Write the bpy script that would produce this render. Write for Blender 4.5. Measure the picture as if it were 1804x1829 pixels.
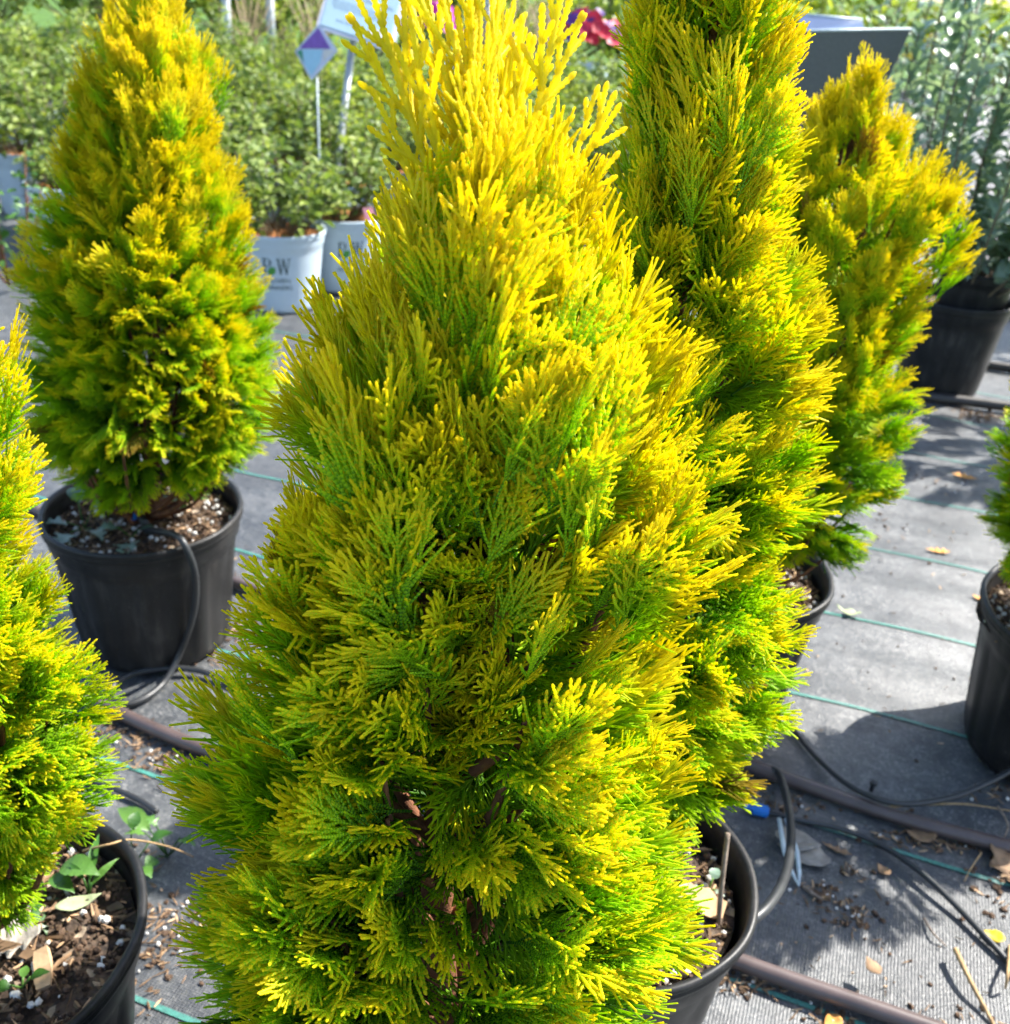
import bpy, math, random
import numpy as np
from mathutils import Vector, Matrix

# ------------------------------------------------------------------ clear
for o in list(bpy.data.objects):
    bpy.data.objects.remove(o, do_unlink=True)
scene = bpy.context.scene
COL = scene.collection
rad = math.radians

# ------------------------------------------------------------------ camera
CAM_H = 1.248
PITCH, ROLL, FPX = rad(28.29), rad(3.87), 1808.0
_f = np.array([0, math.cos(PITCH), -math.sin(PITCH)])
_r = np.array([1.0, 0, 0]); _u = np.array([0, math.sin(PITCH), math.cos(PITCH)])
FWD = _f
RGT = math.cos(ROLL) * _r + math.sin(ROLL) * _u
UPV = -math.sin(ROLL) * _r + math.cos(ROLL) * _u
cd = bpy.data.cameras.new('camera')
cam = bpy.data.objects.new('camera', cd); COL.objects.link(cam)
cam.matrix_world = Matrix(((RGT[0], UPV[0], -FWD[0], 0), (RGT[1], UPV[1], -FWD[1], 0),
                           (RGT[2], UPV[2], -FWD[2], CAM_H), (0, 0, 0, 1)))
cd.sensor_fit = 'HORIZONTAL'; cd.sensor_width = 36.0; cd.lens = 36.0 * FPX / 1804.0
cd.clip_start = 0.02; cd.clip_end = 500
cd.dof.use_dof = True; cd.dof.focus_distance = 0.68; cd.dof.aperture_fstop = 11.0
scene.camera = cam

def at(px, py, z=0.0):
    """photograph pixel -> the point of the horizontal plane at height z"""
    d = FWD + RGT * (px - 902) / FPX - UPV * (py - 914.5) / FPX
    t = (z - CAM_H) / d[2]
    return Vector((d[0] * t, d[1] * t, z))

# ------------------------------------------------------------------ sky, sun, exposure
SUN_AZ, SUN_EL = rad(29.0), rad(46.0)       # azimuth measured from +X towards +Y
world = bpy.data.worlds.new('World'); scene.world = world; world.use_nodes = True
wn = world.node_tree.nodes; wl = world.node_tree.links
sky = wn.new('ShaderNodeTexSky'); sky.sky_type = 'NISHITA'; sky.sun_disc = False
sky.sun_elevation = SUN_EL
sky.sun_rotation = math.pi / 2 - SUN_AZ
sky.air_density = 1.0; sky.dust_density = 1.2; sky.ozone_density = 1.0
wl.new(sky.outputs[0], wn['Background'].inputs[0]); wn['Background'].inputs[1].default_value = 0.13
sd = bpy.data.lights.new('sun', 'SUN'); sd.energy = 4.8; sd.angle = rad(0.55); sd.color = (1.0, 0.96, 0.89)
sun = bpy.data.objects.new('sun', sd); COL.objects.link(sun)
sdir = Vector((math.cos(SUN_EL) * math.cos(SUN_AZ), math.cos(SUN_EL) * math.sin(SUN_AZ), math.sin(SUN_EL)))
sun.rotation_euler = sdir.to_track_quat('Z', 'Y').to_euler(); sun.location = sdir * 10
vs = scene.view_settings
vs.view_transform = 'Standard'; vs.look = 'None'; vs.exposure = 1.65; vs.gamma = 1.0; vs.use_curve_mapping = False

# ------------------------------------------------------------------ materials
def mat(name):
    m = bpy.data.materials.new(name); m.use_nodes = True
    return m, m.node_tree.nodes, m.node_tree.links, m.node_tree.nodes['Principled BSDF']

def noise(n, l, scale, detail=3, rough=.55, vec=None):
    t = n.new('ShaderNodeTexNoise'); t.inputs['Scale'].default_value = scale
    t.inputs['Detail'].default_value = detail; t.inputs['Roughness'].default_value = rough
    if vec is not None: l.new(vec, t.inputs['Vector'])
    return t.outputs['Fac']

def coord(n, kind='Object'):
    return n.new('ShaderNodeTexCoord').outputs[kind]

def ramp(n, l, fac, stops):
    r = n.new('ShaderNodeValToRGB'); e = r.color_ramp.elements
    while len(e) < len(stops): e.new(0.5)
    for el, (p, c) in zip(e, stops): el.position = p; el.color = (*c, 1)
    l.new(fac, r.inputs[0]); return r.outputs[0]

def mix(n, l, fac, a, b, mode='MIX'):
    m = n.new('ShaderNodeMix'); m.data_type = 'RGBA'; m.blend_type = mode
    for i, v in ((0, fac), (6, a), (7, b)):
        if isinstance(v, (int, float)): m.inputs[i].default_value = v
        elif isinstance(v, tuple): m.inputs[i].default_value = (*v, 1)
        else: l.new(v, m.inputs[i])
    return m.outputs[2]

def mth(n, l, op, a, b=None, c=None, clamp=False):
    m = n.new('ShaderNodeMath'); m.operation = op; m.use_clamp = clamp
    for i, v in enumerate((a, b, c)):
        if v is None: continue
        if isinstance(v, (int, float)): m.inputs[i].default_value = v
        else: l.new(v, m.inputs[i])
    return m.outputs[0]

def bump(n, l, b, h, strength=.4, dist=.002):
    k = n.new('ShaderNodeBump'); k.inputs['Strength'].default_value = strength
    k.inputs['Distance'].default_value = dist; l.new(h, k.inputs['Height'])
    l.new(k.outputs[0], b.inputs['Normal']); return k

def attr(n, name, kind='GEOMETRY'):
    a = n.new('ShaderNodeAttribute'); a.attribute_name = name; a.attribute_type = kind
    return a.outputs['Fac']

def leafy(n, l, b, m, color, trans=.35, tint=None):
    """put a translucent lobe beside the principled one"""
    out = n['Material Output']
    t = n.new('ShaderNodeBsdfTranslucent'); l.new(tint if tint is not None else color, t.inputs[0])
    ms = n.new('ShaderNodeMixShader'); ms.inputs[0].default_value = trans
    l.new(b.outputs[0], ms.inputs[1]); l.new(t.outputs[0], ms.inputs[2]); l.new(ms.outputs[0], out.inputs[0])
    l.new(color, b.inputs['Base Color'])

def simple(name, col, rough=.5, var=.25, scale=30, spec=.5, bumps=0.0, bscale=200, bdist=.001):
    m, n, l, b = mat(name)
    c = coord(n)
    f = noise(n, l, scale, 4, .6, c)
    d = tuple(x * (1 - var) for x in col); h = tuple(min(1, x * (1 + var)) for x in col)
    l.new(ramp(n, l, f, [(.3, d), (.7, h)]), b.inputs['Base Color'])
    b.inputs['Roughness'].default_value = rough; b.inputs['Specular IOR Level'].default_value = spec
    if bumps: bump(n, l, b, noise(n, l, bscale, 3, .6, c), bumps, bdist)
    return m

def make_gold(name, shift=0.0):
    m, n, l, b = mat(name)
    along = attr(n, 'along'); tipd = attr(n, 'tipd'); bead = attr(n, 'bead'); rv = attr(n, 'rnd')
    oi = n.new('ShaderNodeObjectInfo').outputs['Random']
    rnd = mth(n, l, 'FRACT', mth(n, l, 'ADD', oi, rv))
    nz = noise(n, l, 60, 2, .5, coord(n))
    g = mth(n, l, 'ADD', along, mth(n, l, 'MULTIPLY', mth(n, l, 'SUBTRACT', rnd, .5), .34))
    g = mth(n, l, 'ADD', g, mth(n, l, 'MULTIPLY', mth(n, l, 'SUBTRACT', nz, .5), .5))
    g = mth(n, l, 'ADD', g, mth(n, l, 'MULTIPLY', mth(n, l, 'SUBTRACT', bead, .5), .50))
    gv = mth(n, l, 'ADD', attr(n, 'gold'), attr(n, 'gold', 'OBJECT'))
    g = mth(n, l, 'ADD', g, gv)
    c = ramp(n, l, g, [(.0, (.045, .15, .010)), (.24, (.16, .37, .012)), (.50, (.36, .62, .010)), (.74, (.57, .77, .012)), (1.0, (.86, .765, .014))])
    tip = mth(n, l, 'SUBTRACT', 1.0, mth(n, l, 'MULTIPLY', tipd, 1 / .0062), clamp=True)
    tip = mth(n, l, 'MULTIPLY', tip, mth(n, l, 'ADD', .06, mth(n, l, 'MULTIPLY', rnd, .55)), clamp=True)
    tip = mth(n, l, 'MULTIPLY', tip, mth(n, l, 'ADD', .62, mth(n, l, 'MULTIPLY', gv, 1.6), clamp=True), clamp=True)
    c = mix(n, l, tip, c, (.88, .63, .02))
    dead = mth(n, l, 'GREATER_THAN', rnd, .990)
    c = mix(n, l, mth(n, l, 'MULTIPLY', dead, .75), c, (.26, .12, .035))
    tint = mix(n, l, 1.0, c, (1.0, 1.0, .30), 'MULTIPLY')
    leafy(n, l, b, m, c, .66, tint)
    b.inputs['Roughness'].default_value = .48; b.inputs['Specular IOR Level'].default_value = .35
    return m

def make_leaf(name, stops, trans=.3, rough=.4, spec=.5, tintmul=(1.0, 1.0, .5)):
    m, n, l, b = mat(name)
    oi = n.new('ShaderNodeObjectInfo').outputs['Random']
    rnd = mth(n, l, 'FRACT', mth(n, l, 'ADD', oi, attr(n, 'rnd')))
    c = ramp(n, l, rnd, stops)
    c = mix(n, l, mth(n, l, 'MULTIPLY', noise(n, l, 80, 2, .5, coord(n)), .35), c, stops[0][1])
    leafy(n, l, b, m, c, trans, mix(n, l, 1.0, c, tintmul, 'MULTIPLY'))
    b.inputs['Roughness'].default_value = rough; b.inputs['Specular IOR Level'].default_value = spec
    return m

M = {}
M['gold'] = make_gold('golden_scale_foliage')
M['bark'] = simple('red_brown_bark', (.16, .065, .03), .8, .5, 60, .3, .8, 160, .003)
def make_black():
    m, n, l, b = mat('black_pot_plastic'); tc = coord(n)
    mp = n.new('ShaderNodeMapping'); mp.inputs['Scale'].default_value = (38, 38, 3.5); l.new(tc, mp.inputs['Vector'])
    f = noise(n, l, 1.0, 4, .6, mp.outputs[0]); g = noise(n, l, 9, 5, .65, tc); h = noise(n, l, 160, 3, .6, tc)
    d = mth(n, l, 'MULTIPLY', f, g)
    c = ramp(n, l, d, [(.16, (.009, .0092, .0095)), (.30, (.019, .018, .0175)), (.46, (.055, .050, .045))])
    c = mix(n, l, ramp(n, l, h, [(.62, (0, 0, 0)), (.75, (.5, .5, .5))]), c, (.10, .09, .08))
    l.new(c, b.inputs['Base Color']); l.new(ramp(n, l, g, [(.3, (.36, .36, .36)), (.7, (.6, .6, .6))]), b.inputs['Roughness']); b.inputs['Specular IOR Level'].default_value = .3
    bump(n, l, b, g, .12, .002); return m
M['black'] = make_black()
M['white'] = simple('white_pot_plastic', (.42, .50, .56), .42, .06, 8)
M['hose'] = simple('black_tube_plastic', (.022, .024, .026), .42, .2, 40)
M['pipe'] = simple('brown_polythene_pipe', (.085, .062, .058), .38, .3, 14, .5, .1, 120, .0005)
M['darkpipe'] = simple('dark_old_pipe', (.03, .025, .022), .5, .4, 14)
M['blue'] = simple('blue_fitting_plastic', (.01, .16, .55), .35, .15, 40)
M['stake'] = simple('pale_grey_stake_plastic', (.46, .53, .55), .4, .15, 60)
M['twig'] = simple('dry_straw_twig', (.36, .24, .12), .8, .35, 90, .2, .4, 300)
M['greytwig'] = simple('weathered_twig', (.22, .17, .13), .85, .4, 90, .2, .4, 300)
M['dryleaf'] = simple('dry_brown_leaf', (.24, .15, .085), .75, .45, 45, .3, .6, 90, .002)
M['greyleaf'] = simple('grey_papery_leaf', (.30, .27, .23), .8, .35, 45, .2, .6, 90, .002)
M['orangeleaf'] = simple('orange_dead_sprig', (.50, .24, .06), .7, .35, 60, .3)
M['paleleaf'] = simple('pale_green_dry_leaf', (.28, .32, .18), .7, .35, 60, .3)
M['chip'] = simple('wood_chip', (.20, .125, .07), .85, .6, 14, .2, .5, 120)
M['palechip'] = simple('pale_wood_chip', (.50, .33, .19), .8, .25, 40, .2, .5, 120)
M['perlite'] = simple('white_perlite', (.62, .60, .56), .85, .15, 80, .2, .4, 400)
M['crumb'] = simple('brown_soil_crumb', (.095, .062, .042), .95, .85, 130, .1, .8, 500, .002)
M['post'] = simple('grey_metal_post', (.30, .33, .35), .4, .15, 20)
M['panel'] = simple('grey_board_back', (.085, .087, .085), .6, .12, 120)
M['panelblue'] = simple('dark_blue_board', (.02, .04, .10), .3, .2, 20)
M['board'] = simple('pale_sign_face', (.26, .37, .43), .35, .03, 10)
M['frame'] = simple('sign_frame_grey', (.46, .48, .55), .4, .1, 20)
M['ink'] = simple('grey_print', (.22, .30, .38), .6, .1, 20)
M['pwink'] = simple('dark_green_print', (.06, .095, .10), .6, .1, 20)
M['pwleaf'] = simple('bright_green_print', (.06, .24, .035), .6, .2, 20)
M['tagpurple'] = simple('purple_print', (.17, .075, .30), .4, .2, 60)
M['tagblue'] = simple('pale_blue_print', (.28, .46, .55), .4, .05, 60)
M['taggreen'] = simple('green_print', (.05, .22, .11), .4, .2, 60)
M['tan'] = simple('tan_print', (.50, .47, .42), .5, .1, 40)
M['maroon'] = simple('maroon_tag', (.16, .035, .07), .4, .2, 30)
M['mulch'] = simple('orange_bark_mulch', (.30, .13, .05), .9, .5, 40, .1, .8, 60, .01)
M['shrub'] = make_leaf('green_shrub_leaf', [(0, (.085, .14, .030)), (.5, (.20, .29, .060)), (1, (.38, .45, .09))], .42, .5, .35)
M['shrub_lime'] = make_leaf('lime_shrub_leaf', [(0, (.13, .20, .025)), (.5, (.29, .38, .045)), (1, (.46, .50, .075))], .45, .5, .35)
M['greygreen'] = make_leaf('grey_green_leaf', [(0, (.14, .23, .16)), (.5, (.24, .35, .26)), (1, (.38, .48, .39))], .34, .42, .6)
M['weed'] = make_leaf('weed_leaf', [(0, (.04, .12, .02)), (.5, (.075, .20, .032)), (1, (.15, .30, .055))], .4, .4)
M['stem'] = simple('brown_green_stem', (.13, .10, .06), .7, .3, 60)
M['redpetal'] = make_leaf('red_petal', [(0, (.45, .01, .03)), (1, (.62, .03, .09))], .3, .5)
M['purplepetal'] = make_leaf('violet_petal', [(0, (.07, .02, .18)), (1, (.13, .04, .28))], .3, .5)
M['pinkpetal'] = make_leaf('magenta_petal', [(0, (.48, .02, .28)), (1, (.62, .06, .42))], .3, .5)
M['yellowpetal'] = make_leaf('yellow_petal', [(0, (.62, .45, .01)), (1, (.75, .58, .03))], .3, .5)
M['straw'] = make_leaf('straw_stem', [(0, (.30, .22, .12)), (1, (.48, .38, .22))], .2, .7)

STRIPE_TH = rad(71.36)            # direction across the woven stripes
SN = (math.cos(STRIPE_TH), math.sin(STRIPE_TH)); SP, SO = .35, 8.952 * .35

def make_cloth():
    m, n, l, b = mat('woven_weed_cloth')
    tc = coord(n)
    mp = n.new('ShaderNodeMapping'); mp.inputs['Rotation'].default_value = (0, 0, math.pi / 2 - STRIPE_TH)
    l.new(tc, mp.inputs['Vector']); v = mp.outputs[0]
    def wave(axis, scale):
        w = n.new('ShaderNodeTexWave'); w.bands_direction = axis; w.inputs['Scale'].default_value = scale
        w.inputs['Distortion'].default_value = .35; w.inputs['Detail'].default_value = 1.0
        w.inputs['Detail Scale'].default_value = 3.0
        l.new(v, w.inputs['Vector']); return w.outputs['Fac']
    rib = wave('X', 66); weft = wave('Y', 90)
    weave = mth(n, l, 'ADD', mth(n, l, 'MULTIPLY', rib, .55), mth(n, l, 'MULTIPLY', weft, .45))
    dust = noise(n, l, 7, 5, .62, tc); fine = noise(n, l, 110, 4, .75, v); grit = noise(n, l, 230, 2, .6, v)
    st = n.new('ShaderNodeMapping'); st.inputs['Scale'].default_value = (3.0, 9.0, 1); l.new(v, st.inputs['Vector'])
    streak = noise(n, l, 1.0, 4, .6, st.outputs[0])
    a = mth(n, l, 'MULTIPLY', mth(n, l, 'ADD', dust, streak), .5)
    c = ramp(n, l, a, [(.34, (.034, .039, .045)), (.50, (.074, .081, .087)), (.66, (.15, .152, .152))])
    c = mix(n, l, mth(n, l, 'MULTIPLY', mth(n, l, 'SUBTRACT', 1.0, weave), .42), c, (.03, .033, .037))
    c = mix(n, l, ramp(n, l, fine, [(.52, (0, 0, 0)), (.74, (.7, .7, .7))]), c, (.30, .29, .27))
    c = mix(n, l, ramp(n, l, grit, [(.55, (0, 0, 0)), (.72, (.6, .6, .6))]), c, (.36, .35, .33))  # pale flecks: sunlit sparkle of the weave painted into the cloth colour
    mott = noise(n, l, 24, 6, .78, v)
    stain = noise(n, l, 1.7, 5, .6, tc)
    c = mix(n, l, ramp(n, l, stain, [(.40, (.55, .55, .55)), (.58, (0, 0, 0))]), c, (.045, .046, .048))
    c = mix(n, l, ramp(n, l, mott, [(.36, (.85, .85, .85)), (.56, (0, 0, 0))]), c, (.035, .038, .042))
    l.new(c, b.inputs['Base Color'])
    b.inputs['Roughness'].default_value = .44; b.inputs['Specular IOR Level'].default_value = .55
    h = mth(n, l, 'ADD', mth(n, l, 'MULTIPLY', weave, .5), mth(n, l, 'MULTIPLY', fine, .9))
    h = mth(n, l, 'ADD', h, mth(n, l, 'MULTIPLY', grit, .8))
    k = bump(n, l, b, h, .65, .0018)
    k2 = n.new('ShaderNodeBump'); k2.inputs['Strength'].default_value = .28; k2.inputs['Distance'].default_value = .012
    l.new(streak, k2.inputs['Height']); l.new(k2.outputs[0], k.inputs['Normal'])
    return m
M['cloth'] = make_cloth()

def make_stripe():
    m, n, l, b = mat('green_woven_stripe')
    tc = coord(n)
    f = noise(n, l, 220, 3, .7, tc); g = noise(n, l, 6, 3, .6, tc)
    c = ramp(n, l, f, [(.35, (.012, .12, .095)), (.6, (.025, .27, .20)), (.8, (.12, .38, .31))])
    c = mix(n, l, mth(n, l, 'MULTIPLY', g, .9), c, (.10, .15, .145))
    l.new(c, b.inputs['Base Color']); b.inputs['Roughness'].default_value = .45
    bump(n, l, b, f, .6, .002); return m
M['stripe'] = make_stripe()

def make_soil():
    m, n, l, b = mat('potting_soil')
    tc = coord(n)
    v = n.new('ShaderNodeTexVoronoi'); v.inputs['Scale'].default_value = 85; l.new(tc, v.inputs['Vector'])
    f = noise(n, l, 38, 5, .65, tc)
    c = ramp(n, l, f, [(.35, (.022, .015, .011)), (.55, (.075, .048, .03)), (.75, (.16, .105, .06))])
    c = mix(n, l, ramp(n, l, v.outputs['Color'], [(.80, (0, 0, 0)), (.86, (1, 1, 1))]), c, (.30, .23, .16))
    l.new(c, b.inputs['Base Color']); b.inputs['Roughness'].default_value = .95
    bump(n, l, b, mth(n, l, 'ADD', f, v.outputs['Distance']), .9, .008); return m
M['soil'] = make_soil()

def make_gravel():
    m, n, l, b = mat('beige_gravel')
    tc = coord(n)
    v = n.new('ShaderNodeTexVoronoi'); v.inputs['Scale'].default_value = 38; l.new(tc, v.inputs['Vector'])
    c = mix(n, l, .55, v.outputs['Color'], (.40, .34, .27), 'MIX')
    hs = n.new('ShaderNodeHueSaturation'); hs.inputs['Saturation'].default_value = .25; hs.inputs['Value'].default_value = .42
    l.new(c, hs.inputs['Color']); l.new(hs.outputs[0], b.inputs['Base Color'])
    b.inputs['Roughness'].default_value = .9
    bump(n, l, b, mth(n, l, 'SUBTRACT', 1.0, v.outputs['Distance']), 1.0, .015); return m
M['gravel'] = make_gravel()
M['lawn'] = simple('far_lawn', (.07, .14, .025), .9, .5, 5, .2, .8, 40, .03)

# ------------------------------------------------------------------ mesh helpers
class MB:
    def __init__(s): s.v = []; s.f = []; s.mi = []; s.cur = 0
    def add(s, verts, faces):
        o = len(s.v); s.v += [tuple(p) for p in verts]
        s.f += [tuple(o + i for i in f) for f in faces]; s.mi += [s.cur] * len(faces)
    def lathe(s, prof, seg=64, c=(0, 0), mod=None, close=False):
        V = []; F = []
        for k, (r, z) in enumerate(prof):
            for i in range(seg):
                a = 2 * math.pi * i / seg
                rr = r + (mod(k, a) if mod else 0)
                V.append((c[0] + rr * math.cos(a), c[1] + rr * math.sin(a), z))
        for k in range(len(prof) - 1):
            for i in range(seg):
                j = (i + 1) % seg
                F.append((k * seg + i, k * seg + j, (k + 1) * seg + j, (k + 1) * seg + i))
        if close: F.append(tuple((len(prof) - 1) * seg + i for i in range(seg)))
        s.add(V, F)
    def tube(s, pts, r, seg=10, caps=True):
        pts = [Vector(p) for p in pts]; n = len(pts); V = []; F = []
        rs = r if hasattr(r, '__len__') else [r] * n
        prev = None
        for i, p in enumerate(pts):
            t = (pts[min(i + 1, n - 1)] - pts[max(i - 1, 0)]).normalized()
            if prev is None:
                a = Vector((0, 0, 1)) if abs(t.z) < .9 else Vector((1, 0, 0)); prev = t.cross(a).normalized()
            x = (prev - t * prev.dot(t)).normalized(); y = t.cross(x); prev = x
            for k in range(seg):
                an = 2 * math.pi * k / seg
                V.append(p + (x * math.cos(an) + y * math.sin(an)) * rs[i])
        for i in range(n - 1):
            for k in range(seg):
                j = (k + 1) % seg
                F.append((i * seg + k, i * seg + j, (i + 1) * seg + j, (i + 1) * seg + k))
        if caps:
            F.append(tuple(reversed(range(seg)))); F.append(tuple((n - 1) * seg + k for k in range(seg)))
        s.add(V, F)
    def box(s, c, size, rot=None):
        V = []
        for dx in (-.5, .5):
            for dy in (-.5, .5):
                for dz in (-.5, .5):
                    p = Vector((dx * size[0], dy * size[1], dz * size[2]))
                    if rot is not None: p = rot @ p
                    V.append(Vector(c) + p)
        s.add(V, [(0, 1, 3, 2), (4, 6, 7, 5), (0, 4, 5, 1), (2, 3, 7, 6), (0, 2, 6, 4), (1, 5, 7, 3)])
    def build(s, name, m, parent=None, smooth=True):
        me = bpy.data.meshes.new(name); me.from_pydata(s.v, [], s.f)
        for mm in (m if isinstance(m, (list, tuple)) else [m]): me.materials.append(mm)
        if any(s.mi): me.polygons.foreach_set('material_index', s.mi)
        if smooth: me.polygons.foreach_set('use_smooth', [True] * len(me.polygons))
        me.update()
        return link(name, me, parent)

def link(name, me, parent=None):
    o = bpy.data.objects.new(name, me); COL.objects.link(o)
    if parent is not None: o.parent = parent
    return o

def empty(name, loc=(0, 0, 0), rz=0):
    o = bpy.data.objects.new(name, None); COL.objects.link(o); o.location = loc; o.rotation_euler.z = rz
    o.empty_display_size = .05
    return o

def tag(o, label, cat, group=None):
    o['label'] = label; o['category'] = cat
    if group: o['group'] = group
    return o

def structure(o): o['kind'] = 'structure'; return o
def stuff(o): o['kind'] = 'stuff'; return o

def np_mesh(name, V, F, m, attrs=None, smooth=True):
    """V (n,3) array, F (k,q) int array all polygons of q corners"""
    me = bpy.data.meshes.new(name); k, q = F.shape
    me.vertices.add(len(V)); me.vertices.foreach_set('co', np.ascontiguousarray(V, np.float32).ravel())
    me.loops.add(k * q); me.loops.foreach_set('vertex_index', np.ascontiguousarray(F, np.int32).ravel())
    me.polygons.add(k); me.polygons.foreach_set('loop_start', np.arange(0, k * q, q, dtype=np.int32))
    me.update(calc_edges=True)
    me.polygons.foreach_set('use_smooth', np.full(k, smooth))
    for an, av in (attrs or {}).items():
        a = me.attributes.new(an, 'FLOAT', 'POINT'); a.data.foreach_set('value', np.ascontiguousarray(av, np.float32))
    me.materials.append(m); me.update()
    return me

def spline(pts, sub=8):
    P = [Vector(p) for p in pts]; out = []
    for i in range(len(P) - 1):
        p0 = P[max(i - 1, 0)]; p1 = P[i]; p2 = P[i + 1]; p3 = P[min(i + 2, len(P) - 1)]
        for k in range(sub):
            t = k / sub
            out.append(.5 * ((2 * p1) + (p2 - p0) * t + (2 * p0 - 5 * p1 + 4 * p2 - p3) * t * t + (3 * p1 - p0 - 3 * p2 + p3) * t ** 3))
    out.append(P[-1]); return out

# ------------------------------------------------------------------ ground
def gz(x, y):
    return (.0035 * math.sin(x * 5.1 + y * 9.7 + 1.0) + .0025 * math.sin(x * 11.3 - y * 7.9)
            + .0035 * math.sin((x * SN[0] + y * SN[1]) * 38 + 1.7 * math.sin(x * 2.6)) * math.sin(x * 3.1 + 2.0))

mb = MB(); mb.add([(-150, -60, -.03), (150, -60, -.03), (150, 240, -.03), (-150, 240, -.03)], [(0, 1, 2, 3)])
structure(mb.build('ground', M['lawn']))
xs = np.concatenate([np.arange(-7, -1.4, .2), np.arange(-1.4, 1.7, .02), np.arange(1.7, 2.61, .1)])
ys = np.concatenate([np.arange(-1.5, .5, .1), np.arange(.5, 3, .02), np.arange(3, 9.6, .15)])
X, Y = np.meshgrid(xs, ys)
Z = (.0035 * np.sin(X * 5.1 + Y * 9.7 + 1.0) + .0025 * np.sin(X * 11.3 - Y * 7.9)
     + .0035 * np.sin((X * SN[0] + Y * SN[1]) * 38 + 1.7 * np.sin(X * 2.6)) * np.sin(X * 3.1 + 2.0))
nx, ny = len(xs), len(ys)
idx = np.arange(nx * ny).reshape(ny, nx)
F = np.stack([idx[:-1, :-1], idx[:-1, 1:], idx[1:, 1:], idx[1:, :-1]], -1).reshape(-1, 4)
cloth = structure(link('ground_cloth', np_mesh('ground_cloth', np.stack([X, Y, Z], -1).reshape(-1, 3), F, M['cloth'])))
# woven green stripes, every 0.35 m across the cloth
sdv = Vector((-SN[1], SN[0], 0)); sdv = -sdv
for k in range(-3, 10):
    d0 = SO - k * SP
    if d0 > 4.6: continue
    base = Vector((SN[0] * d0, SN[1] * d0, 0)); V = []; F = []
    ts = np.arange(-2.6, 2.6, .03); wv = .0038; c = 0
    for t in ts:
        p = base + sdv * t
        off = .004 * math.sin(t * 3 + k * 1.7) + .002 * math.sin(t * 11 + k)
        for s in (-1, 1):
            q = p + Vector((SN[0], SN[1], 0)) * (off + s * wv)
            V.append((q.x, q.y, gz(q.x, q.y) + .0022))
        if c: F.append((2 * c - 2, 2 * c, 2 * c + 1, 2 * c - 1))
        c += 1
    if base.y > 5: continue
    mb = MB(); mb.add(V, F); mb.build('green_stripe', M['stripe'], cloth)
mb = MB(); g0 = [(2.0, 4.75), (9, 5.6), (9, 16), (1.7, 16), (1.75, 9)]
mb.add([(x, y, .012) for x, y in g0], [(0, 1, 2, 3, 4)])
structure(mb.build('gravel_path', M['gravel']))

# ------------------------------------------------------------------ thuja sprays
def shoot(rng, p0, d0, length, target, step=.0033, bendz=0., wig=.10):
    """polyline of a shoot starting at p0 in direction d0 turning gently towards target"""
    n = max(2, int(round(length / step))); pts = [np.array(p0)]; d = np.array(d0, float)
    for i in range(n):
        d = d + (np.array(target) - d) * .075 + rng.normal(0, wig * .35, 3) * np.array([1, 1, .6]) * .5
        d[2] += bendz / n
        d /= np.linalg.norm(d); pts.append(pts[-1] + d * (length / n))
    return np.array(pts)

def make_spray(seed, L, open_=1.0, bend=0.0, rmul=1.0, lead=False):
    """list of (points, radius) for one flat branchlet growing along +Y, face normal +Z"""
    rng = np.random.default_rng(seed); out = []
    main = shoot(rng, (0, 0, 0), (rng.normal(0, .08), 1, .0), L, (0, 1, 0), bendz=bend)
    out.append((main, .00128 * rmul))
    n = len(main); side = 1 if seed % 2 else -1
    ystep = .0064 if not lead else .0135
    s = .14 * L
    while s < L - .010:
        i = min(n - 2, int(s / L * (n - 1))); t = main[i + 1] - main[i]; t /= np.linalg.norm(t)
        ang = rad(rng.uniform(20, 36)); side = -side
        b = np.array([t[1], -t[0], 0]) * side; b /= np.linalg.norm(b)
        d = t * math.cos(ang) + b * math.sin(ang) + np.array([0, 0, rng.normal(0, .13)])
        rem = L - s
        ln = (.80 * rem + .010) * rng.uniform(.70, 1.08)
        ln = min(ln, (.070 if not lead else .055) * open_ * rng.uniform(.8, 1.1)) * min(1, .6 + s / (.35 * L) * .4)
        pl = shoot(rng, main[i], d / np.linalg.norm(d), ln, t, bendz=bend * .6 + rng.normal(0, .06))
        out.append((pl, .00116 * rmul))
        u = rng.uniform(.008, .014); sd2 = side
        while u < ln - .010:
            j = min(len(pl) - 2, int(u / ln * (len(pl) - 1))); t2 = pl[j + 1] - pl[j]; t2 /= np.linalg.norm(t2)
            a2 = rad(rng.uniform(20, 36)); b2 = np.array([t2[1], -t2[0], 0]) * sd2
            d2 = t2 * math.cos(a2) + b2 * math.sin(a2) + np.array([0, 0, rng.normal(0, .16)])
            l2 = (.72 * (ln - u) + .004) * rng.uniform(.6, 1.05)
            if l2 > .009:
                out.append((shoot(rng, pl[j], d2 / np.linalg.norm(d2), l2, t2, bendz=bend * .4), 0.00108 * rmul))
            sd2 = -sd2; u += rng.uniform(.0068, .0118) * (1 if not lead else 1.4)
        s += ystep * rng.uniform(.75, 1.25)
    return out

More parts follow.
